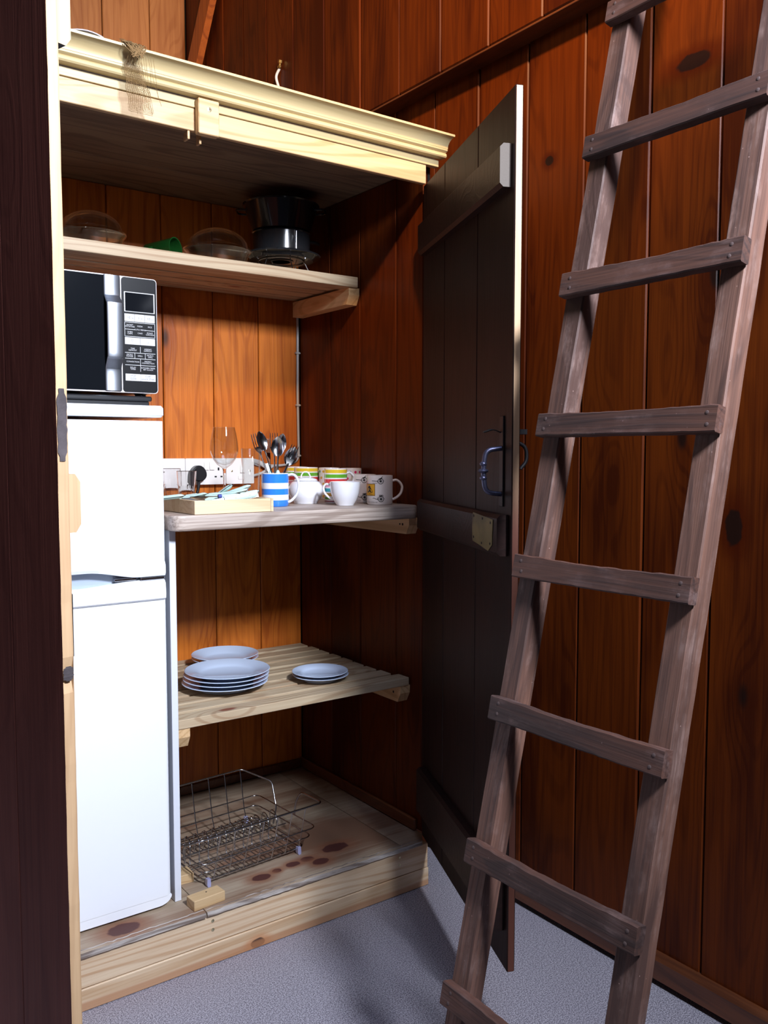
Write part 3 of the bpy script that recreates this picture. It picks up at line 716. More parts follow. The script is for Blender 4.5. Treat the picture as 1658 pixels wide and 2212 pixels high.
gtx.box(U(.17), U(.33), MY-.0031, MY-.0027, Vz(1704), Vz(1701)).box(U(.67), U(.83), MY-.0031, MY-.0027, Vz(1704), Vz(1701))
mpart('button_words', gtx, M_GPRINT, cp, smooth=0, kind='stuff')
g = G()
for x in (.42, .855):
    for y in (2.28, 2.56): g.lathe([(.010, 1.4922), (.014, 1.4925), (.014, 1.4985), (.018, 1.502), (0, 1.502)], 16, Matrix.Translation((x, y, 0)))
each('foot', g, M_BLACK, mw, True)

# ------------------------------------------------------------------ sockets and cables on the alcove's back boards
def sock(name, label, xa, xb, build):
    t = thing(name, label, 'socket', ((xa+xb)/2, CY1, 1.28)); zb_, zt_ = 1.236, 1.326
    q = G(); pts = []
    obj('faceplate', rrect(xa+.0006, xb-.0006, zb_, zt_, CY1-.0295, .004, .029), M_SOCK, t, world=True, smooth=30)
    build(t, xa, xb); return t
def rocker(t, x, z, w_=.009, h=.016):
    q = G(); y = CY1-.0298; q.prism([(x-w_, y, z-h), (x-w_, y-.0045, z-h), (x-w_, y-.001, z+h), (x-w_, y, z+h)], (2*w_, 0, 0)); obj('switch', q, M_SOCK, t, world=True, smooth=0)
def pins(t, x, z):
    q = G(); y = CY1-.0299
    q.box(x-.003, x+.003, y-.0003, y, z+.008, z+.018).box(x-.015, x-.007, y-.0003, y, z-.016, z-.011).box(x+.007, x+.015, y-.0003, y, z-.016, z-.011); obj('pin_hole', q, M_INK, t, world=True, smooth=0)
def b1(t, a, b): rocker(t, a+.06, 1.30); pins(t, a+.04, 1.275)
def b2(t, a, b):
    rocker(t, a+.076, 1.300, .0085, .014); rocker(t, a+.097, 1.300, .0085, .014); pins(t, a+.122, 1.276)
def b3(t, a, b):
    rocker(t, a+.062, 1.290, .0085, .015)
    obj('fuse_carrier', rrect(a+.046, a+.072, 1.252, 1.264, CY1-.0315, .001, .0018), M_SOCK, t, world=True, smooth=0)
    for x in (a+.022, b-.018):
        g = G(); disc(g, (x, CY1-.0296, 1.281), (0, -1, 0), .0035, .001, 10); obj('screw', g, M_SCREW, t, world=True)
sock('wall_socket', 'leftmost white socket plate on the orange back boards beside the fridge', 1.055, 1.206, b1)
sk = sock('wall_socket', 'white double socket with a black plug in it behind the small tumblers', 1.206, 1.357, b2)
sock('fused_switch', 'rightmost white plate with a single switch behind the tall glass', 1.357, 1.466, b3)
t = thing('black_plug', 'black plug with a ribbed lead in the double socket', 'plug', (1.245, CY1-.03, 1.27))
q = G(); pts = []
for i in range(24):
    a = 2*PI*i/24; r = .027*(1+.04*math.cos(3*a+PI/2)); pts.append((1.246+r*math.cos(a)*1.03, CY1-.0302, 1.274+r*math.sin(a)))
q.prism(pts, (0, -.022, 0)); c0 = Vector((1.246, CY1-.0525, 1.274)); q.prism([c0+(Vector(p)+Vector((0, -.0222, 0))-c0)*.88 for p in pts], (0, -.006, 0)); obj('body', q, M_BLACK, t, world=True, smooth=40)
q = G(); q.tube(bez([(1.248, CY1-.044, 1.250), (1.246, CY1-.046, 1.232), (1.238, CY1-.05, 1.205), (1.228, CY1-.07, 1.191)], 6), .0052, 8)
for i in range(7): q.lathe([(.0066, -.0012), (.0066, .0012)], 8, Matrix.Translation(Vector((1.2475-.001*i, CY1-.0445-.0006*i, 1.245-.0055*i))))
obj('lead', q, M_BLACK, t, world=True, smooth=60)
cb = thing('grey_wall_cable', 'grey cable clipped down the alcove corner and bending to the sockets', 'cable', (1.66, 2.83, 1.5))
q = G(); q.tube(arc([(1.663, CY1-.0065, 1.886), (1.660, CY1-.0065, 1.55), (1.664, CY1-.0065, 1.315), (1.60, CY1-.0065, 1.298), (1.50, CY1-.0065, 1.298), (1.469, CY1-.0065, 1.31)], .035, 7), .0048, 8); obj('cable', q, M_CABLE, cb, world=True, smooth=60)
q = G(); q.tube(bez([(1.467, CY1-.012, 1.318), (1.50, CY1-.016, 1.308), (1.53, CY1-.02, 1.285), (1.545, CY1-.012, 1.26)], 6), .0062, 8, flat=(.5, 1.3, (0, 1, 0))); q.tube(bez([(1.467, CY1-.012, 1.262), (1.50, CY1-.02, 1.272), (1.55, CY1-.014, 1.296)], 6), .005, 8); each('flex_tail', q, M_CABLE, cb, True, 60)
for z in (1.711, 1.520, 1.334):
    q = G(); q.box(1.653, 1.668, CY1-.014, CY1-.0005, z-.004, z+.004, .0015); q.lathe([(.0028, 0), (.0028, .010), (.0045, .011), (0, .012)], 8, Matrix.Translation((1.666, CY1-.007, z)) @ Matrix.Rotation(PI/2, 4, 'Y') @ Matrix.Scale(.6, 4)); obj('cable_clip', q, M_CABLE, cb, world=True)
cc = thing('white_wall_cable', 'short white cable with a brass fitting rising above the cupboard moulding', 'cable', (1.752, 3.11, 2.6))
q = G(); q.tube(bez([(1.752, 3.113, 2.503), (1.752, 3.113, 2.72), (1.752, 3.116, 2.765), (1.746, 3.128, 2.815), (1.752, 3.112, 2.845)], 8), .0055, 8); obj('cable', q, M_WCABLE, cc, world=True, smooth=60)
q = G(); q.box(1.744, 1.7585, 3.103, 3.124, 2.757, 2.766, .002); obj('cable_clip', q, M_WCABLE, cc, world=True)
q = G(); q.lathe([(.006, 0), (.008, .003), (.008, .009), (.005, .011), (.005, .018), (.009, .020), (.009, .030), (.004, .032), (0, .032)], 10, Matrix.Translation((1.750, 3.110, 2.843)) @ Matrix.Rotation(.3, 4, 'X')); obj('brass_end', q, M_BRASS2, cc, world=True)

# ------------------------------------------------------------------ things on the upper shelf (top face 1.924)
SZ = 1.9242
def glass_dish(x, y, r, h, dome, label, knob=True):
    t = thing('glass_casserole', label, 'casserole dish', (x, y, SZ))
    th = .005
    obj('dish', G().lathe([(0, 0), (r*.80, 0), (r*.88, .006), (r*.96, h*.8), (r*1.02, h*.92), (r*1.05, h), (r*.98, h), (r*.95-th, h*.8), (r*.86-th, .010), (0, th)], 48), M_GLASS, t)
    pr = [(r*1.06, h+.0006), (r*1.07, h+.004), (r*.98, h+.010)]
    for i in range(7):
        a = i/6*PI/2; pr.append((r*.96*math.cos(a), h+.010+dome*math.sin(a)))
    inn = []
    for i in range(7):
        a = (1-i/6)*PI/2; inn.append(((r*.96-th)*math.cos(a), h+.010+(dome-th)*math.sin(a)))
    inn.append((r*.94, h+.0006)); pr[-1] = (0, pr[-1][1]); inn[0] = (0, inn[0][1])
    obj('lid', G().lathe(pr+inn[0:]+[pr[0]], 48), M_GLASS, t)
    g = G(); g.tube(arc([(r*.2, 0, h+dome*.99+.008), (r*.17, 0, h+dome+.016), (-r*.17, 0, h+dome+.016), (-r*.2, 0, h+dome*.99+.008)], .01), .004, 8)
    if knob: obj('lid_handle', g, M_GLASS, t)
    return t
glass_dish(.838, 2.60, .092, .052, .058, 'clear glass casserole with a domed lid at the left end of the upper shelf', False)
glass_dish(1.228, 2.585, .100, .052, .062, 'clear glass casserole with a domed lid between the green jug and black pots', False)
t = thing('green_jug', 'translucent green plastic jug lying on its side on the upper shelf', 'jug', (1.075, 2.56, SZ+.036))
M_ = Matrix.Rotation(rad(33), 4, 'Z') @ Matrix.Rotation(rad(88), 4, 'X')
obj('body', G().lathe([(0, -.10), (.022, -.10), (.026, -.095), (.034, 0), (.035, .004), (.032, .004), (.024, -.092), (0, -.096)], 36, M_), M_GGLASS, t)
g = G(); g.tube(bez([(-.03, .03, .01), (-.075, .05, -.005), (-.08, .075, -.012), (-.035, .085, .0)], 6), .006, 8); obj('handle', g, M_GGLASS, t)
# black stack
t = thing('wire_pan_stand', 'low chrome wire stand under the black tray at the right of the upper shelf', 'pan stand', (1.465, 2.60, SZ))
g = G()
for r, z in ((.075, .052), (.10, .0025)): g.tube([(r*math.cos(a*PI/18), r*math.sin(a*PI/18), z) for a in range(36)], .002, 6, closed=True)
for i in range(6):
    a = i*PI/3+.4; g.tube([(.10*math.cos(a), .10*math.sin(a), .0025), (.075*math.cos(a), .075*math.sin(a), .052)], .0018, 6)
obj('wire_frame', g, M_CHROME, t)
t = thing('black_tray', 'round black tray with a rolled rim at the bottom of the pot stack', 'tray', (1.465, 2.60, SZ+.0545))
obj('pan', G().lathe([(0, 0), (.105, 0), (.118, .010), (.128, .012), (.130, .016), (.127, .018), (.116, .015), (.103, .004), (0, .004)], 48), M_POT, t)
obj('raised_foot', G().lathe([(.04, -.0004), (.04, -.002), (.03, -.002), (.03, -.0004)], 24), M_POT, t)
t = thing('black_saucepan', 'black straight-sided saucepan standing on the round black tray', 'saucepan', (1.468, 2.605, SZ+.0590))
obj('pan', G().lathe([(0, 0), (.088, 0), (.094, .006), (.096, .080), (.099, .083), (.096, .084), (.092, .080), (.090, .008), (0, .004)], 44), M_POT, t)
g = G(); g.tube([(-.0, -.0965, .005), (0, -.0985, .078)], .0018, 6); obj('wire_rib', g, M_CHROME, t)
g = G(); g.tube(bez([(.095, 0, .07), (.125, 0, .075), (.15, .01, .074)], 5), .006, 8); obj('handle', g, M_POT, t)
t = thing('black_stockpot', 'large flared black pot with two side handles on top of the stack', 'pot', (1.468, 2.605, SZ+.1435))
obj('pan', G().lathe([(0, 0), (.085, 0), (.095, .006), (.122, .088), (.127, .0915), (.123, .093), (.118, .088), (.090, .010), (0, .005)], 44), M_POT, t)
for sg in (-1, 1):
    g = G(); R_ = Matrix.Rotation(-YAW+(PI if sg < 0 else 0), 4, 'Z')
    g.tube([R_ @ Vector(p) for p in arc([(.112, -.03, .072), (.146, -.028, .074), (.146, .028, .074), (.112, .03, .072)], .018)], .0035, 8); obj('handle', g, M_POT, t)
# trays on top of the cupboard
for k_, (dx_, r_) in enumerate(((0, .118), (.02, .124))):
    t = thing('round_tray', ['grey round tray leaning at the front on top of the cupboard', 'grey round tray with a bright rim behind the front one on the cupboard top'][k_], 'tray', (.735+dx_*.4, 2.36+.03*k_+.02, 2.223), (rad(-8), 0, -YAW*.9))
    M_ = Matrix.Translation((0, 0, r_)) @ Matrix.Rotation(PI/2, 4, 'X')
    obj('plate', G().lathe([(0, 0), (r_-.004, 0), (r_-.004, .002), (0, .002)], 56, M_), plain('grey_tray', (.10, .08, .06), .5), t)
    obj('rim', G().lathe([(r_-.0035, -.002), (r_, -.002), (r_, .004), (r_-.0035, .004)], 56, M_, close=True), plain('bright_rim', (.80, .78, .80), .3, .3), t)
# hessian scrap: real warp and weft threads
t = thing('hessian_scrap', 'frayed strip of brown hessian hanging over the cream moulding', 'hessian', (.745, 2.03, 2.20))
def hp(u, v):      # u across 0..1, v length down
    x = .733+(.775-.733)*u*(.7+.6*min(1, v*1.6))+.012*v+.002*math.sin(v*18+u*3)
    z = 2.256-.125*v; y = 2.022-.006*math.sin(v*9)+.012*v if v > .3 else 2.015-.012*(1-v/.3)+.006
    if z > 2.232: y = 1.988+(2.256-z)*.9
    return Vector((x, min(y, 2.024), z))
g = G()
for i in range(12):
    L = random.uniform(.86, 1.04); g.tube([hp(i/11+random.uniform(-.01, .01), L*j/22) for j in range(23)], .00055, 4)
for j in range(34): 
    v = .2+.8*j/33; g.tube([hp(u/8, v)+Vector((0, -.0012*(1 if (u+j) % 2 else -1)*.5, random.uniform(-.0004, .0004))) for u in range(9)], .0005, 4)
obj('weave', g, M_HESS, t, world=True, kind='stuff', smooth=0)
g = G(); random.seed(11)
for i in range(46):
    a = Vector((.715+random.uniform(0, .06), 2.0, 2.268+random.uniform(-.002, .006))); b = Vector((.738+random.uniform(0, .035), 1.985, 2.245+random.uniform(-.01, .012)))
    m = (a+b)/2+Vector((random.uniform(-.01, .01), -.006, random.uniform(-.004, .008))); g.tube(bez([a, m, b], 4), .0009, 4)
for i in range(7):
    x = .755+.006*i; L = random.uniform(.05, .12); g.tube(bez([(x, 1.99, 2.25), (x+.006, 1.992, 2.24-L*.4), (x+random.uniform(0, .04), 2.02, 2.25-L)], 6), .0004, 4)
obj('loose_threads', g, M_HESS, t, world=True, kind='stuff', smooth=0)

# ------------------------------------------------------------------ crockery
def plate_prof(r, h=.022):
    return [(0, .0035), (r*.52, .0035), (r*.55, 0), (r*.60, 0), (r*.62, .004), (r*.66, .008), (r*.74, .0125), (r*.98, h-.001), (r, h+.0005), (r*.985, h+.0018), (r*.73, .0165), (r*.65, .0115), (r*.58, .0075), (0, .007)]
def plate_stack(name, cx_, cy_, r, n_, step, shifts, labels, group, h=.022):
    me = None
    for i in range(n_):
        loc = (cx_+shifts[i][0], cy_+shifts[i][1], .6385+i*step)
        if me is None:
            o = obj(name, G().lathe(plate_prof(r, h), 72), M_PLATE, None, smooth=40); me = o.data; ref = o
        else: o = ref.copy(); COL.objects.link(o)
        o.location = loc; tag(o, labels[i], 'plate', group)
plate_stack('dinner_plate', 1.155, 2.402, .128, 4, .0105, [(-.012, -.010), (-.007, -.006), (-.003, -.002), (.002, .002)],
            ['bottom plate of the large front stack, resting on the slats', 'second plate from the bottom of the large front stack', 'third plate up in the large front stack', 'top plate of the large front stack of four'], 'large white dinner plates')
plate_stack('soup_plate', 1.272, 2.660, .111, 2, .011, [(0, 0), (0, 0)], ['lower plate of the rear pair against the back boards', 'upper plate of the rear pair against the back boards'], 'rear white plates', .026)
plate_stack('side_plate', 1.425, 2.305, .0875, 2, .0105, [(0.002, 0), (0, 0)], ['lower of the two small side plates on the right', 'upper of the two small side plates on the right'], 'small white side plates', .018)

WZ = 1.1865
def on_sight(px, depth): return Vector((.587, .8096, 0))*depth + Vector((.8096, -.587, 0))*((px-829)/FPX*depth)
def mug_body(r, h, th=.0035, taper=0, foot=.004):
    return [(0, .003), (r*.80, .003), (r*.82, 0), (r*.92, 0), (r*.985, foot), (r*(1-taper), h*.25), (r, h-.003), (r-.0008, h), (r-th+.0004, h), (r-th, h-.004), (r-th-.001, .010), (r*.75, .0065), (0, .006)]
def handle_geo(r, h, top, bot, out, rad_=.0052, ang=0, flat=(.8, 1.25)):
    hh = top-bot; pts = [(r-.002, 0, top), (r+out*.35, 0, top+.003), (r+out*.75, 0, top-.004), (r+out, 0, top-hh*.28), (r+out*.98, 0, top-hh*.5), (r+out*.82, 0, top-hh*.70), (r+out*.5, 0, top-hh*.86), (r+out*.2, 0, bot+.003), (r-.002, 0, bot)]
    g = G(); g.tube(bez(pts, 4), rad_, 12, flat=(flat[1], flat[0], (0, 1, 0))); g.xf(Matrix.Rotation(ang, 4, 'Z')); return g
RIGHT = -YAW
def mug(name, label, px, depth, r, h, mat, ang=RIGHT, top=None, bot=None, out=.026, group=None, hm=None, taper=0, inner=None):
    p = on_sight(px, depth); t = thing(name, label, 'mug', (p.x, p.y, WZ), (0, 0, 0), group)
    obj('body', G().lathe(mug_body(r, h, taper=taper), 56), mat, t, smooth=50)
    obj('handle', handle_geo(r, h, top or h*.86, bot or h*.20, out, ang=ang), hm or M_CERAMIC, t, smooth=60)
    return t, p
h = .099
BL = (.03, .22, .75); WH = (.86, .85, .88)
M_STRIPE = bands_mat('blue_white_bands', [(0, .019, BL), (.035, .0525, BL), (.070, .0965, BL)], WH)
blue, bp0 = mug('striped_cutlery_mug', 'blue and white banded mug standing full of cutlery', 594, 2.63, .0405, h, M_STRIPE, top=.092, bot=.012, out=.030)
YL, GR, RD, PK, TL, OR_, PU = (.72, .50, .03), (.12, .40, .03), (.62, .03, .03), (.72, .30, .40), (.0, .28, .34), (.62, .32, .03), (.36, .10, .12)
def stripes(h): return bands_mat('rainbow_bands', [(h-.014, h-.003, YL), (h-.029, h-.018, GR), (h-.046, h-.033, RD), (h-.059, h-.049, PK), (h-.073, h-.062, TL), (h-.087, h-.077, OR_), (h-.097, h-.090, GR), (.004, h-.101, PU)], (.84, .80, .80))
h = .109; M_RB = stripes(h)
mug('rainbow_striped_mug', 'rainbow striped mug directly behind the wide white cup', 725, 2.80, .0365, h, M_RB, ang=RIGHT+.15, top=h*.86, bot=h*.5, out=.022, group='rainbow striped mugs')
mug('rainbow_striped_mug', 'rainbow striped mug directly behind the round lidded bowl', 661, 3.02, .041, h, M_RB, ang=RIGHT+1.2, group='rainbow striped mugs')
mug('rainbow_striped_mug', 'rainbow striped mug at the back left, mostly behind another one', 641, 3.13, .039, h, M_RB, ang=RIGHT+2.0, group='rainbow striped mugs')
def dotted(label, px, depth, ang, seed, cols):
    t, p = mug('spotted_mug', label, px, depth, .0365, .108, M_CREAM, ang=ang, group='spotted mugs'); random.seed(seed)
    k_ = 0; facing = -PI/2-YAW
    byc = {}
    for row in range(5):
        for c_ in range(9):
            a = facing+(c_-4)*.50+(.25 if row % 2 else 0); z = .095-row*.021; r_ = .0045; pts = []
            q = byc.setdefault(k_ % len(cols), G()); k_ += 1
            v = [Vector((.0369*math.cos(a), .0369*math.sin(a), z))]
            for i in range(12):
                b = 2*PI*i/12; aa = a+r_*math.cos(b)/.0369; v.append(Vector((.0369*math.cos(aa), .0369*math.sin(aa), z+r_*math.sin(b))))
            q.add(v, [(0, 1+i, 1+(i+1) % 12) for i in range(12)])
    for i, q in byc.items(): obj('dots', q, cols[i], t, smooth=0)
DC = [plain('pink_dot', (.70, .04, .16), .2), plain('teal_dot', (.0, .24, .22), .2), plain('mustard_dot', (.65, .38, .05), .2)]
dotted('spotted mug between the lidded bowl and the rainbow mug', 711, 3.02, RIGHT+2.6, 1, [DC[1], DC[2]])
dotted('spotted mug in the back corner with pink dots', 757, 2.93, RIGHT+2.4, 2, [DC[0], DC[1], DC[0]])
def cannon_mug(label, px, depth, r=.0405, h=.090):
    t, p = mug('cannon_mug', label, px, depth, r, h, M_CREAM, ang=RIGHT+.15, top=h*.80, bot=h*.16, out=.029, group='cannon print mugs', hm=M_CREAM)
    face = -PI/2-YAW                       # side turned to the viewer
    def wrap(x, z, e=.00035): a = face+x/r; return Vector(((r+e)*math.cos(a), (r+e)*math.sin(a), z))
    ink, yel, brn = G(), G(), G()
    def quad(dst, xa, xb, za, zb, e=.00035, k_=8):
        dst.grid([[wrap(xa+(xb-xa)*i/k_, z, e) for i in range(k_+1)] for z in (za, zb)])
    def line(dst, pts, w_, e=.0004):
        for a, b in zip(pts[:-1], pts[1:]):
            a = Vector(a); b = Vector(b); d_ = (b-a); m_ = Vector((-d_.y, d_.x)).normalized()*w_/2
            k_ = max(1, int(d_.length/.004)); rr = [[wrap(*(a+d_*i/k_+m_), e) for i in range(k_+1)], [wrap(*(a+d_*i/k_-m_), e) for i in range(k_+1)]]; dst.grid(rr)
    def text(dst, s_, x, z, size, e=.0005):
        vs, fs = text_geo(s_, size, 'RIGHT'); dst.add([wrap(x+v.x, z+v.y, e) for v in vs], fs)
    def cannon(x, z, R, kind):
        line(ink, [(x+R*math.cos(i*PI/10), z+R*math.sin(i*PI/10)) for i in range(21)], .0015)
        line(ink, [(x+R*.28*math.cos(i*PI/5), z+R*.28*math.sin(i*PI/5)) for i in range(11)], .0018)
        for i in range(10):
            a = i*PI/5; line(ink, [(x, z), (x+R*math.cos(a), z+R*math.sin(a))], .0006)
        line(ink, [(x+R, z), (x+R*1.35, z+R*.15)], .0009)
        if kind == 0:
            line(ink, [(x-.028, z+.001), (x-R, z)], .0016); line(ink, [(x-.004, z+R*.6), (x+.004, z+R*1.15)], .004); line(ink, [(x, z+R), (x+.006, z+R*1.7)], .0016)
            line(ink, [(x-R*1.2, z-R*.5), (x-R*1.2, z+R*.3)], .0008)
        else:
            line(ink, [(x-.026, z+.002), (x-.022, z+.0035), (x-.016, z), (x-R, z)], .0014); line(ink, [(x-R*1.3, z-.003), (x-R*1.3, z+.006)], .001)
            line(ink, [(x-.005, z+R*.7), (x-.005, z+R*1.4), (x+.006, z+R*1.4), (x+.006, z+R*.5)], .0016); line(ink, [(x-.003, z+R*.9), (x+.003, z+R*1.1)], .004)
    cannon(.003, .0725, .0085, 0); cannon(.004, .018, .0085, 1)
    text(ink, 'Howitzer', -.0065, .0665, .0042); text(ink, 'Muzzle load Gun Cart', -.0065, .0085, .0038)
    quad(brn, -.0635, -.0145, .0275, .0645, .00025, 20); quad(yel, -.062, -.0160, .0290, .0630, .00045, 20)
    # mortar silhouette on the yellow panel
    for xo in (-.034,):
        pts = [(-.008, .044), (-.007, .054), (-.003, .060), (.0005, .0605), (.003, .055), (.007, .049), (.0085, .044), (.003, .0435), (0, .046), (-.004, .0435)]
        ink.add([wrap(xo, .050, .0007)]+[wrap(xo+a*1.4, .0375+(b-.0435)*1.25, .0007) for a, b in pts], [(0, 1+i, 1+(i+1) % 10) for i in range(10)])
    text(brn, 'FORT', -.027, .0355, .0042, .0007); text(brn, 'AMHERST', -.0185, .0315, .0045, .0007)
    obj('yellow_panel', yel, M_YEL, t, smooth=40); obj('panel_border', brn, M_RIMP, t, smooth=40); obj('cannon_print', ink, M_INK, t, smooth=40)
cannon_mug('cannon print mug at the right end, in front of its twin', 820, 2.72)
cannon_mug('cannon print mug partly hidden between the white cup and its twin', 785, 2.83)
# wide white cup
p = on_sight(745, 2.67); t = thing('white_cup', 'wide white teacup beside the round lidded bowl', 'cup', (p.x, p.y, WZ)); r = .0465; h = .071
obj('body', G().lathe([(0, .004), (.024, .004), (.0245, 0), (.0265, 0), (.028, .004), (.037, .018), (.0435, .038), (.0465, .060), (r, h), (r-.0025, h+.0008), (r-.004, h-.001), (.0425, .058), (.0395, .038), (.033, .020), (.02, .008), (0, .007)], 56), M_CERAMIC, t, smooth=50)
g = G(); g.tube(bez([(.044, 0, .060), (.058, 0, .064), (.066, 0, .054), (.063, 0, .038), (.050, 0, .024), (.036, 0, .0165)], 6), .0042, 12, flat=(1.3, .8, (0, 1, 0))); g.xf(Matrix.Rotation(PI-YAW-.1, 4, 'Z')); obj('handle', g, M_CERAMIC, t, smooth=60)
# sugar bowl
p = on_sight(660, 2.77); t = thing('sugar_bowl', 'round white lidded sugar bowl with a looped lid knob', 'sugar bowl', (p.x, p.y, WZ))
obj('body', G().lathe([(0, .004), (.033, .004), (.034, 0), (.037, 0), (.039, .005), (.049, .018), (.0545, .036), (.053, .054), (.045, .066), (.037, .0705), (.034, .0705), (.034, .066), (.048, .050), (.049, .036), (.036, .010), (0, .008)], 60), M_CERAMIC, t, smooth=60)
obj('lid', G().lathe([(0, .071), (.036, .0712), (.038, .0725), (.034, .0765), (.022, .081), (.010, .083), (0, .083)], 48), M_CERAMIC, t, smooth=60)
g = G(); g.tube(bez([(-.016, 0, .078), (-.0125, 0, .090), (-.006, 0, .098), (.006, 0, .098), (.0125, 0, .090), (.016, 0, .078)], 6), .0026, 10, flat=(1.5, .9, (0, 1, 0))); g.xf(Matrix.Rotation(-YAW, 4, 'Z')); obj('lid_knob', g, M_CERAMIC, t, smooth=60)

# ------------------------------------------------------------------ glasses
def glassware(name, label, cat, px, depth, prof, seg=48):
    p = on_sight(px, depth); t = thing(name, label, cat, (p.x, p.y, WZ)); return t, prof
p = on_sight(485, 2.66); t = thing('wine_glass', 'tall stemmed wine glass in front of the white sockets', 'wine glass', (p.x, p.y, WZ))
obj('foot', G().lathe([(0, 0), (.036, 0), (.0365, .001), (.034, .0022), (.012, .0045), (.005, .009), (0, .0095)], 48), M_GLASS2, t, smooth=60)
obj('stem', G().lathe([(0, .0098), (.0045, .0105), (.0036, .02), (.0036, .09), (.0050, .108), (.007, .1125), (0, .1125)], 24), M_GLASS2, t, smooth=60)
bo = [(0, .113), (.008, .1135), (.022, .124), (.034, .140), (.0415, .160), (.0425, .172), (.0405, .195), (.0365, .218), (.0325, .236)]
bi = [(.0313, .2362), (.0353, .218), (.0393, .195), (.0413, .172), (.0403, .160), (.0325, .1415), (.020, .1270), (0, .121)]
obj('bowl', G().lathe(bo+bi, 64), M_GLASS, t, smooth=60)
p = on_sight(542, 2.83); t = thing('tall_glass', 'tall clear tumbler behind the cutlery mug', 'glass', (p.x, p.y, WZ))
obj('tumbler', G().lathe([(0, 0), (.024, 0), (.0255, .002), (.0315, .172), (.0308, .1728), (.0300, .172), (.0240, .012), (0, .010)], 48), M_GLASS, t, smooth=50)
def tumbler(label, px, depth, h):
    p = on_sight(px, depth); t = thing('small_tumbler', label, 'glass', (p.x, p.y, WZ), (0, 0, 0), 'small ribbed tumblers'); seg = 36; v = []; f = []
    prof = [(0, 0, 0), (.020, 0, 0), (.0225, .002, 1), (.0255, h*.55, 1), (.0275, h*.62, 0), (.0300, h-.001, 0), (.0292, h, 0), (.0284, h-.001, 0), (.0255, h*.62, 0), (.0200, .014, 0), (0, .012, 0)]
    for r_, z, fl in prof:
        for i in range(seg): a = 2*PI*i/seg; q = r_*(1-.045*(i % 3 == 0)*fl); v.append((q*math.cos(a), q*math.sin(a), z))
    for j in range(len(prof)-1):
        for i in range(seg): f.append((j*seg+i, j*seg+(i+1) % seg, (j+1)*seg+(i+1) % seg, (j+1)*seg+i))
    obj('tumbler', G().add(v, f), M_GLASS2, t, smooth=25)
tumbler('small ribbed tumbler on the left, half hidden by the fridge', 370, 2.80, .109); tumbler('small ribbed tumbler in front of the black plug', 403, 2.68, .104)

# ------------------------------------------------------------------ cutlery standing in the banded mug
def spoon_geo(L=.19, bw=.021, bl=.058):
    """handle from z=0 up, bowl at the top, bowl opening toward -y"""
    g = G(); hl_ = L-bl; zs_ = [0, .02, .05, hl_*.7, hl_-.012, hl_+.004]; ws = [.0085, .008, .006, .004, .0035, .005]
    rows = [[(-w_/1, 0, z), (-w_*.6, -.0012, z), (w_*.6, -.0012, z), (w_, 0, z), (w_*.6, .0012, z), (-w_*.6, .0012, z), (-w_/1, 0, z)] for z, w_ in zip(zs_, [a*.55 for a in ws])]
    g.grid(rows); g.add(rows[0][:6], [tuple(range(6))])
    n1, n2 = 10, 14; top, bot = [], []
    for i in range(n1+1):
        t_ = i/n1
        for lst, off in ((top, 0), (bot, .0012)):
            lst.append([])
            z = hl_+bl*t_; wdt = bw*(math.sin(PI*min(1, t_*.93+.06))**.62)*(1-.12*t_)
            if i == n1: wdt = .002
            for j in range(n2+1):
                u = -1+2*j/n2; dep = .0085*(1-u*u)*math.sin(PI*min(1, t_*.92+.06)); lst[-1].append((wdt*u, dep+off-.001, z))
    g.grid(top); k_ = len(g.f); g.grid(bot); return g
def fork_geo(L=.19, bw=.0125):
    g = G(); hl_ = L-.062; zs_ = [0, .02, .05, hl_*.7, hl_-.012, hl_+.004]; ws = [.0085, .008, .006, .004, .0035, .006]
    rows = [[(-w_, 0, z), (-w_*.6, -.0012, z), (w_*.6, -.0012, z), (w_, 0, z), (w_*.6, .0012, z), (-w_*.6, .0012, z), (-w_, 0, z)] for z, w_ in zip(zs_, [a*.55 for a in ws])]
    g.grid(rows); g.add(rows[0][:6], [tuple(range(6))])
    zz = [hl_, hl_+.010, hl_+.020]; wz = [.004, .010, bw]; yy = [0, .003, .004]
    a_ = [[(-w_+2*w_*j/6, y-.0009, z) for j in range(7)] for z, w_, y in zip(zz, wz, yy)]; b_ = [[(p[0], p[1]+.0018, p[2]) for p in r_] for r_ in a_]
    g.grid(a_); g.grid(b_)
    for sx in (0, 6): g.grid([[r_[sx] for r_ in a_], [r_[sx] for r_ in b_]])
    for i in range(4):
        x = -bw+.0016+i*(2*bw-.0032)/3; g.tube(bez([(x, .004, hl_+.019), (x, .004, hl_+.040), (x*.96, .0005, hl_+.062)], 4), [.0015]*5+[.0013]*3+[.0006], 6)
    return g
def mint_geo(L=.095):
    g = G(); rows = []
    for i in range(13):
        t_ = i/12; w_ = .0095*(1 if t_ < .85 else math.sqrt(max(0.02, 1-((t_-.85)/.16)**2))); hgt = .0062*(1 if t_ < .85 else math.sqrt(max(0.03, 1-((t_-.85)/.16)**2)))
        rows.append([(w_*math.cos(a*PI/8), hgt*math.sin(a*PI/8), L*t_) for a in range(17)])
    g.grid(rows); g.add(rows[0][:16], [tuple(range(16))[::-1]]); g.add(rows[-1][:16], [tuple(range(16))]); return g
def tang_geo(L=.095):
    return G().box(-.0099, .0099, -.0008, .0008, .001, L+.0009, .0004)
def pose(base, tip, facing, roll=0):
    z = (Vector(tip)-Vector(base)).normalized(); y = -Vector(facing); y = (y-z*y.dot(z)).normalized(); x = y.cross(z)
    M = Matrix((x, y, z)).transposed().to_4x4(); M.translation = Vector(base); return M @ Matrix.Rotation(roll, 4, 'Z')
VIEW = Vector((-.587, -.81, 0))
MC = Vector((bp0.x, bp0.y, WZ))
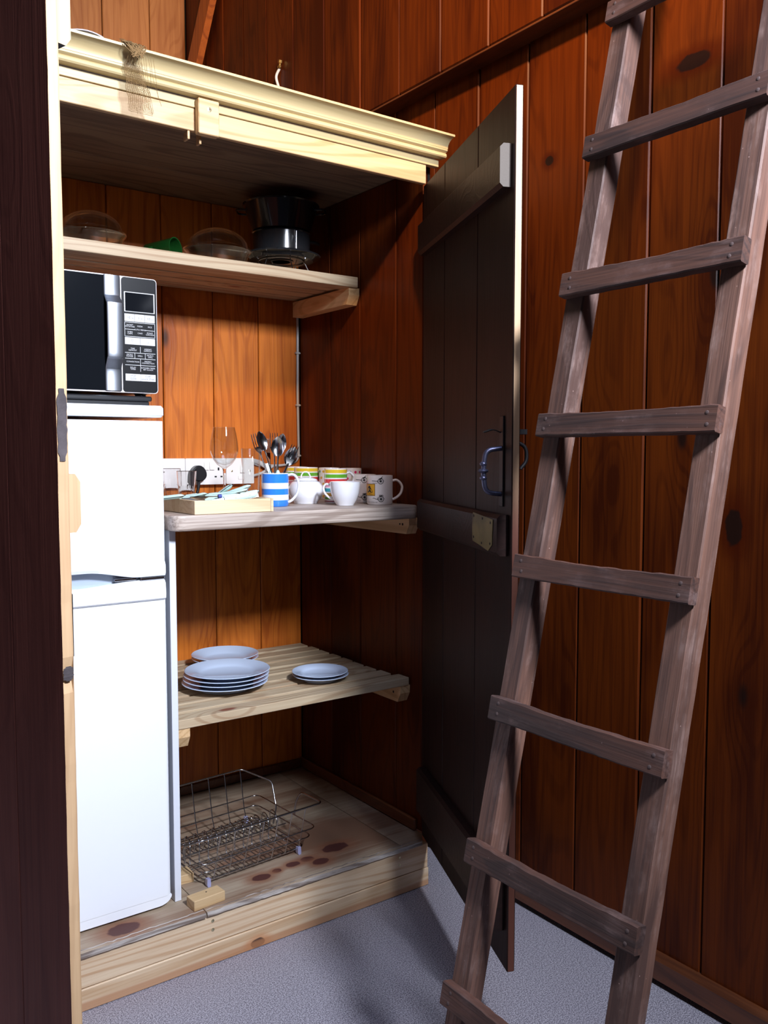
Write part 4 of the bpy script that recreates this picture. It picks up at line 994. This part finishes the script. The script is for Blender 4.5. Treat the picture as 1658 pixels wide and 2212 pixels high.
def in_mug(kind, label, tx, ty, ddepth, base, geo, mat, L, roll=0, group='cutlery in the banded mug', mint=False, cat=None):
    p = on_sight(tx, 2.63+ddepth); e = (2.63+ddepth)/FPX; tip = Vector((p.x, p.y, CAMZ-(ty-975)*e))
    bs_ = MC+Vector((base[0], base[1], .008)); M = pose(bs_, tip, VIEW, roll)
    L0 = (tip-bs_).length
    t = thing(kind, label, cat or kind.split('_')[-1], bs_, M.to_euler(), group); g = geo(L0) if geo in (spoon_geo, fork_geo) else geo
    obj('head_and_stem', g, mat, t, smooth=60)
    if mint: 
        q = mint_geo(.10); obj('mint_grip', q.xf(Matrix.Scale(.75, 4, (1, 0, 0)) @ Matrix.Scale(.9, 4, (0, 1, 0))), M_MINT, t, smooth=60)
    return t
in_mug('steel_fork', 'fork leaning out furthest left, its tines beside a big spoon', 550, 936, .02, (.010, .012), fork_geo, M_STEEL, .19, .5)
in_mug('steel_spoon', 'big dark spoon leaning left in the cutlery mug', 560, 932, -.03, (.012, -.014), spoon_geo, M_STEEL, .19, .9)
in_mug('steel_fork', 'small dark fork between the big spoon and the upright fork', 580, 948, .035, (.004, .020), fork_geo, M_STEEL, .18, 1.2, mint=True)
in_mug('steel_fork', 'upright fork with four tines showing in the middle of the mug', 592, 935, .02, (.006, .010), fork_geo, M_STEEL, .19, .15)
in_mug('steel_spoon', 'bright upright spoon facing front in the middle of the mug', 601, 943, -.012, (.002, -.012), spoon_geo, M_STEEL, .18, 0, mint=True)
in_mug('steel_spoon', 'spoon turned sideways just behind the bright upright one', 612, 937, .04, (-.008, .018), spoon_geo, M_STEEL, .19, .8)
in_mug('black_fork', 'black fork leaning right in the cutlery mug', 639, 962, -.01, (-.016, -.010), fork_geo, M_BLACK, .17, .2)
in_mug('steel_spoon', 'spoon leaning furthest right behind the black fork', 638, 966, .02, (-.014, .008), spoon_geo, M_STEEL, .17, .3)
in_mug('steel_knife', 'mint handled knife standing low in the cutlery mug', 574, 987, .03, (.018, .012), G().box(-.006, .006, -.0007, .0007, 0, .125, .0003), M_STEEL, .14, .3, mint=True)

# ------------------------------------------------------------------ wooden tray of mint-handled knives
TX0, TX1, TY0, TY1 = .930, 1.160, 2.112, 2.372; TZ = WZ+.0004
tr = thing('wooden_tray', 'shallow wooden tray of cutlery at the front of the worktop', 'tray', (1.045, 2.24, TZ))
def tpart(n_, *b): return obj(n_, G().box(*b), W_TRAY, tr, world=True, smooth=0)
tpart('base', TX0+.008, TX1-.008, TY0+.008, TY1-.008, TZ, TZ+.005); tpart('front_wall', TX0, TX1-.0085, TY0, TY0+.008, TZ, TZ+.036, .0008); tpart('right_wall', TX1-.008, TX1, TY0, TY1, TZ, TZ+.036, .0008)
tpart('left_wall', TX0, TX0+.008, TY0+.0085, TY1-.0085, TZ, TZ+.036, .0008); tpart('back_wall', TX0, TX1-.0085, TY1-.008, TY1, TZ, TZ+.036, .0008)
def tp(px, py, Y): return at(px, py, 1, Y)
ks = [((362, 1075), (397, 1071), 2.20, 'at the far left of the tray'), ((398, 1074), (430, 1069), 2.26, 'lying second from the left in the tray'), ((418, 1073), (446, 1067), 2.225, 'with its end just above the spoon bowl'),
      ((440, 1071), (474, 1067), 2.30, 'lying level towards the back of the tray'), ((478, 1064), (500, 1048), 2.24, 'propped up steeply beside the wine glass stem'), ((492, 1066), (541, 1049), 2.27, 'propped highest towards the tall glass'),
      ((478, 1068), (520, 1064), 2.22, 'in the middle of the heap'), ((495, 1068), (534, 1058), 2.185, 'crossing the heap just under the highest one'), ((476, 1075), (518, 1072), 2.145, 'lying flat just inside the front wall'),
      ((500, 1077), (556, 1066), 2.14, 'lying in front with two rivets showing'), ((520, 1068), (559, 1061), 2.31, 'furthest right, its end by the banded mug')]
for i, (a, b, Y, lab) in enumerate(ks):
    B = tp(*b, Y); A = tp(*a, Y+.035 if i != 9 else Y+.01); dirn = (A-B).normalized(); A2 = B+dirn*.095
    A2.z = max(A2.z, TZ+.012); B.z = max(B.z, TZ+.0125)
    M = pose(A2, B, (0, -.2, 1), 0 if i not in (9, 8) else 1.1)
    t = thing('mint_handled_knife', 'mint handled knife '+lab, 'knife', A2, M.to_euler(), 'mint handled cutlery in the tray')
    L_ = min(.10, (B-A2).length)
    obj('grip', mint_geo(L_), M_MINT, t, smooth=60); obj('tang', tang_geo(L_), M_STEEL if i % 2 else M_INK, t, smooth=0)
    bl_ = (.085 if i in (0, 1, 2, 3) else .07)
    q = G(); q.prism([(-.006, -.0006, 0), (.006, -.0006, 0), (.007, -.0006, -bl_*.8), (0, -.0006, -bl_), (-.006, -.0006, -bl_*.95)], (0, .0012, 0))
    e2 = A2-(B-A2).normalized()*bl_
    if e2.z > TZ+.006 and TX0+.009 < e2.x < TX1-.009 and e2.y < TY1-.009: obj('blade', q, M_STEEL, t, smooth=0)
    if i == 9:
        g = G(); disc(g, (0, .0062, .03), (0, 1, 0), .0022, .0006, 10); disc(g, (0, -.0062, .03), (0, -1, 0), .0022, .0006, 10); disc(g, (0, .0062, .07), (0, 1, 0), .0022, .0006, 10); disc(g, (0, -.0062, .07), (0, -1, 0), .0022, .0006, 10); obj('rivet', g, M_BRASS2, t)
A = tp(478, 1072, 2.16); B = tp(410, 1074, 2.17); M = pose(A, B, (0, 0, 1)); 
t = thing('steel_spoon', 'dark steel spoon lying across the front of the tray', 'spoon', A, M.to_euler()); obj('head_and_stem', spoon_geo((B-A).length, .016, .05), M_STEEL, t, smooth=60)
obj('collar', G().lathe([(.004, -.001), (.0055, .0), (.0055, .009), (.004, .010)], 16), plain('blue_collar', (.06, .08, .30), .25), t)

# ------------------------------------------------------------------ dish rack on the platform
rk = thing('dish_rack', 'chrome wire dish rack on the plywood below the plate shelf', 'dish rack', (.975, 2.190, .1505), (0, 0, rad(4.5)))
RL, RD_ = .345, .285
def rpart(name, g, m=None): return obj(name, g, m or M_CHROME, rk, smooth=60)
def loop(z, infl, r=.0021, rr=.025):
    return G().tube(arc([(-infl, -infl, z), (RL+infl, -infl, z), (RL+infl, RD_+infl, z), (-infl, RD_+infl, z)], rr, 6, True), r, 8, closed=True)
rpart('base_ring', loop(.014, -.004, .0026)); rpart('lower_ring', loop(.046, .012)); rpart('upper_ring', loop(.074, .022))
g = G(); zf = .150; zt_ = .168
g.tube(arc([(-.03, .05, .060), (-.038, .045, .110), (-.035, -.035, zf), (RL+.035, -.035, zf), (RL+.040, .085, zf-.005), (RL+.034, .105, .105), (RL+.030, .105, .070)], .02, 6), .0030, 8); rpart('front_rim', g)
g = G(); g.tube(arc([(-.03, RD_-.10, .06), (-.035, RD_-.09, .12), (-.035, RD_+.035, zt_), (RL-.03, RD_+.035, zt_), (RL+.035, RD_-.045, .135), (RL+.022, RD_-.09, .065), (RL+.010, RD_-.09, .016)], .014, 6), .0027, 8); rpart('back_rim', g)
for i in range(7):
    x = .03+i*(RL-.06)/6; g = G(); g.tube([(x+.012*0, .0, .014), (x+.0, -.012, .046), (x+.004, -.0345, zf)], .0017, 6); rpart('front_wire', g)
for i in range(6):
    x = .02+i*(RL-.055)/5; g = G(); g.tube([(x, RD_+.0, .014), (x, RD_+.012, .046), (x, RD_+.0345, zt_)], .0017, 6); rpart('back_wire', g)
# cross wires: run back, rise and form the plate coil
yc = RD_*.50
for i in range(11):
    x = .018+i*(RL-.05)/10; g = G()
    g.tube(arc([(x, -.004, .0165), (x, yc-.028, .0165), (x, yc-.031, .050)], .008, 4)+[Vector((x+.016*(k_/10), yc-.031*math.cos(PI*k_/10), .055+.030*math.sin(PI*k_/10))) for k_ in range(11)]+arc([(x+.016, yc+.031, .050), (x+.016, yc+.028, .0165), (x+.016, RD_+.002, .0165)], .008, 4), .0017, 6); rpart('plate_loop', g)
g = G()
for y in (.045, .09, yc-.030, yc+.030, RD_-.07, RD_-.03): g.tube([(.002, y, .0135), (RL-.002, y, .0135)], .0017, 6)
for y in (yc-.036, yc+.033): g.tube([(.002, y, .050), (RL-.002, y, .050)], .0017, 6)
each('long_wire', g, M_CHROME, rk, False, 60)
for (x, y) in ((.012, -.004), (RL-.03, -.004), (.012, RD_-.03), (RL-.035, RD_-.0)):
    g = G(); g.prism([(x-.004, y-.006, 0), (x+.004, y-.006, 0), (x+.006, y-.004, .006), (x+.005, y-.004, .022), (x-.005, y-.004, .022), (x-.006, y-.004, .006)], (0, .012, 0)); rpart('foot', g, M_FOOT)

# ------------------------------------------------------------------ ladder leaning on the right wall
LA = .2052; SL = 3.50
ldr = thing('wooden_ladder', 'worn rustic wooden ladder leaning against the dark plank wall', 'ladder', (.977, 1.05, 0.0), (0, LA, 0))
random.seed(5)
def rail(yo_, sgn, wdt=.047, dep=.045):
    q = G(); rows = []; n_ = 60
    for i in range(n_+1):
        s_ = SL*i/n_; j = random.uniform(-.0006, .0006); c_ = .003
        yo = yo_(s_)-1.05; a = yo+j; b = yo+sgn*wdt+random.uniform(-.0006, .0006); a, b = min(a, b), max(a, b)
        zb_ = s_ 
        z = lambda x: max(s_, x*math.tan(LA)+.0) if i == 0 else s_
        rows.append([(x, y, (x*math.tan(LA)+.002) if i == 0 else s_) for x, y in ((.0225+c_, a), (.0225, a+c_), (.0225, b-c_), (.0225+c_, b), (.0225+dep-c_, b), (.0225+dep, b-c_), (.0225+dep, a+c_), (.0225+dep-c_, a), (.0225+c_, a))])
    q.grid(rows); q.f = [tuple(reversed(f)) for f in q.f]
    q.add(rows[0][:8], [tuple(range(8))]); q.add(rows[-1][:8], [tuple(range(8))[::-1]])
    obj('rail', q, W_LAD, ldr, smooth=0)
YL_ = lambda s_: 1.2545-.0125*s_
YR_ = lambda s_: .8505-.006*s_
rail(YL_, -1); rail(YR_, 1)
tops = [.065, .341, .617, .896, 1.175, 1.457, 1.740, 2.023, 2.306, 2.588, 2.870, 3.152, 3.43]
nails = None
for i, tp_ in enumerate(tops):
    yl, yr = YL_(tp_)-1.05-.001, YR_(tp_)-1.05-.004; h_ = .046 if i else .044; rows = []; n_ = 26
    r1 = random.uniform(-.003, .003); r2 = random.uniform(-.003, .003)
    for k_ in range(n_+1):
        u = k_/n_; y = yr+(yl-yr)*u; worn = .0035*math.exp(-((u-.5)/.33)**2)
        t0 = tp_-worn+random.uniform(-.0009, .0009)+r1*(u-.5); b0 = tp_-h_+random.uniform(-.0006, .0006)+r2*(u-.5); c_ = .0022
        rows.append([(x, y, z) for x, z in ((0, b0+c_), (0, t0-c_), (c_, t0), (.0222-c_*.3, t0-.0006), (.0222, t0-c_), (.0222, b0+c_), (.022-c_, b0), (c_, b0), (0, b0+c_))])
    q = G(); q.grid(rows); q.add(rows[0][:8], [tuple(range(8))[::-1]]); q.add(rows[-1][:8], [tuple(range(8))])
    rg = obj('rung', q, W_RUNG, ldr, smooth=0)
    for yy, ss_ in ((yr+.020, -1), (yl-.022, 1)):
        for zz in (.013, h_-.013):
            g = G(); disc(g, (-.0002, yy+random.uniform(-.004, .004), tp_-zz), (-1, 0, 0), .0036, .0005, 10, .8)
            obj('nail', g, M_NAIL, rg)
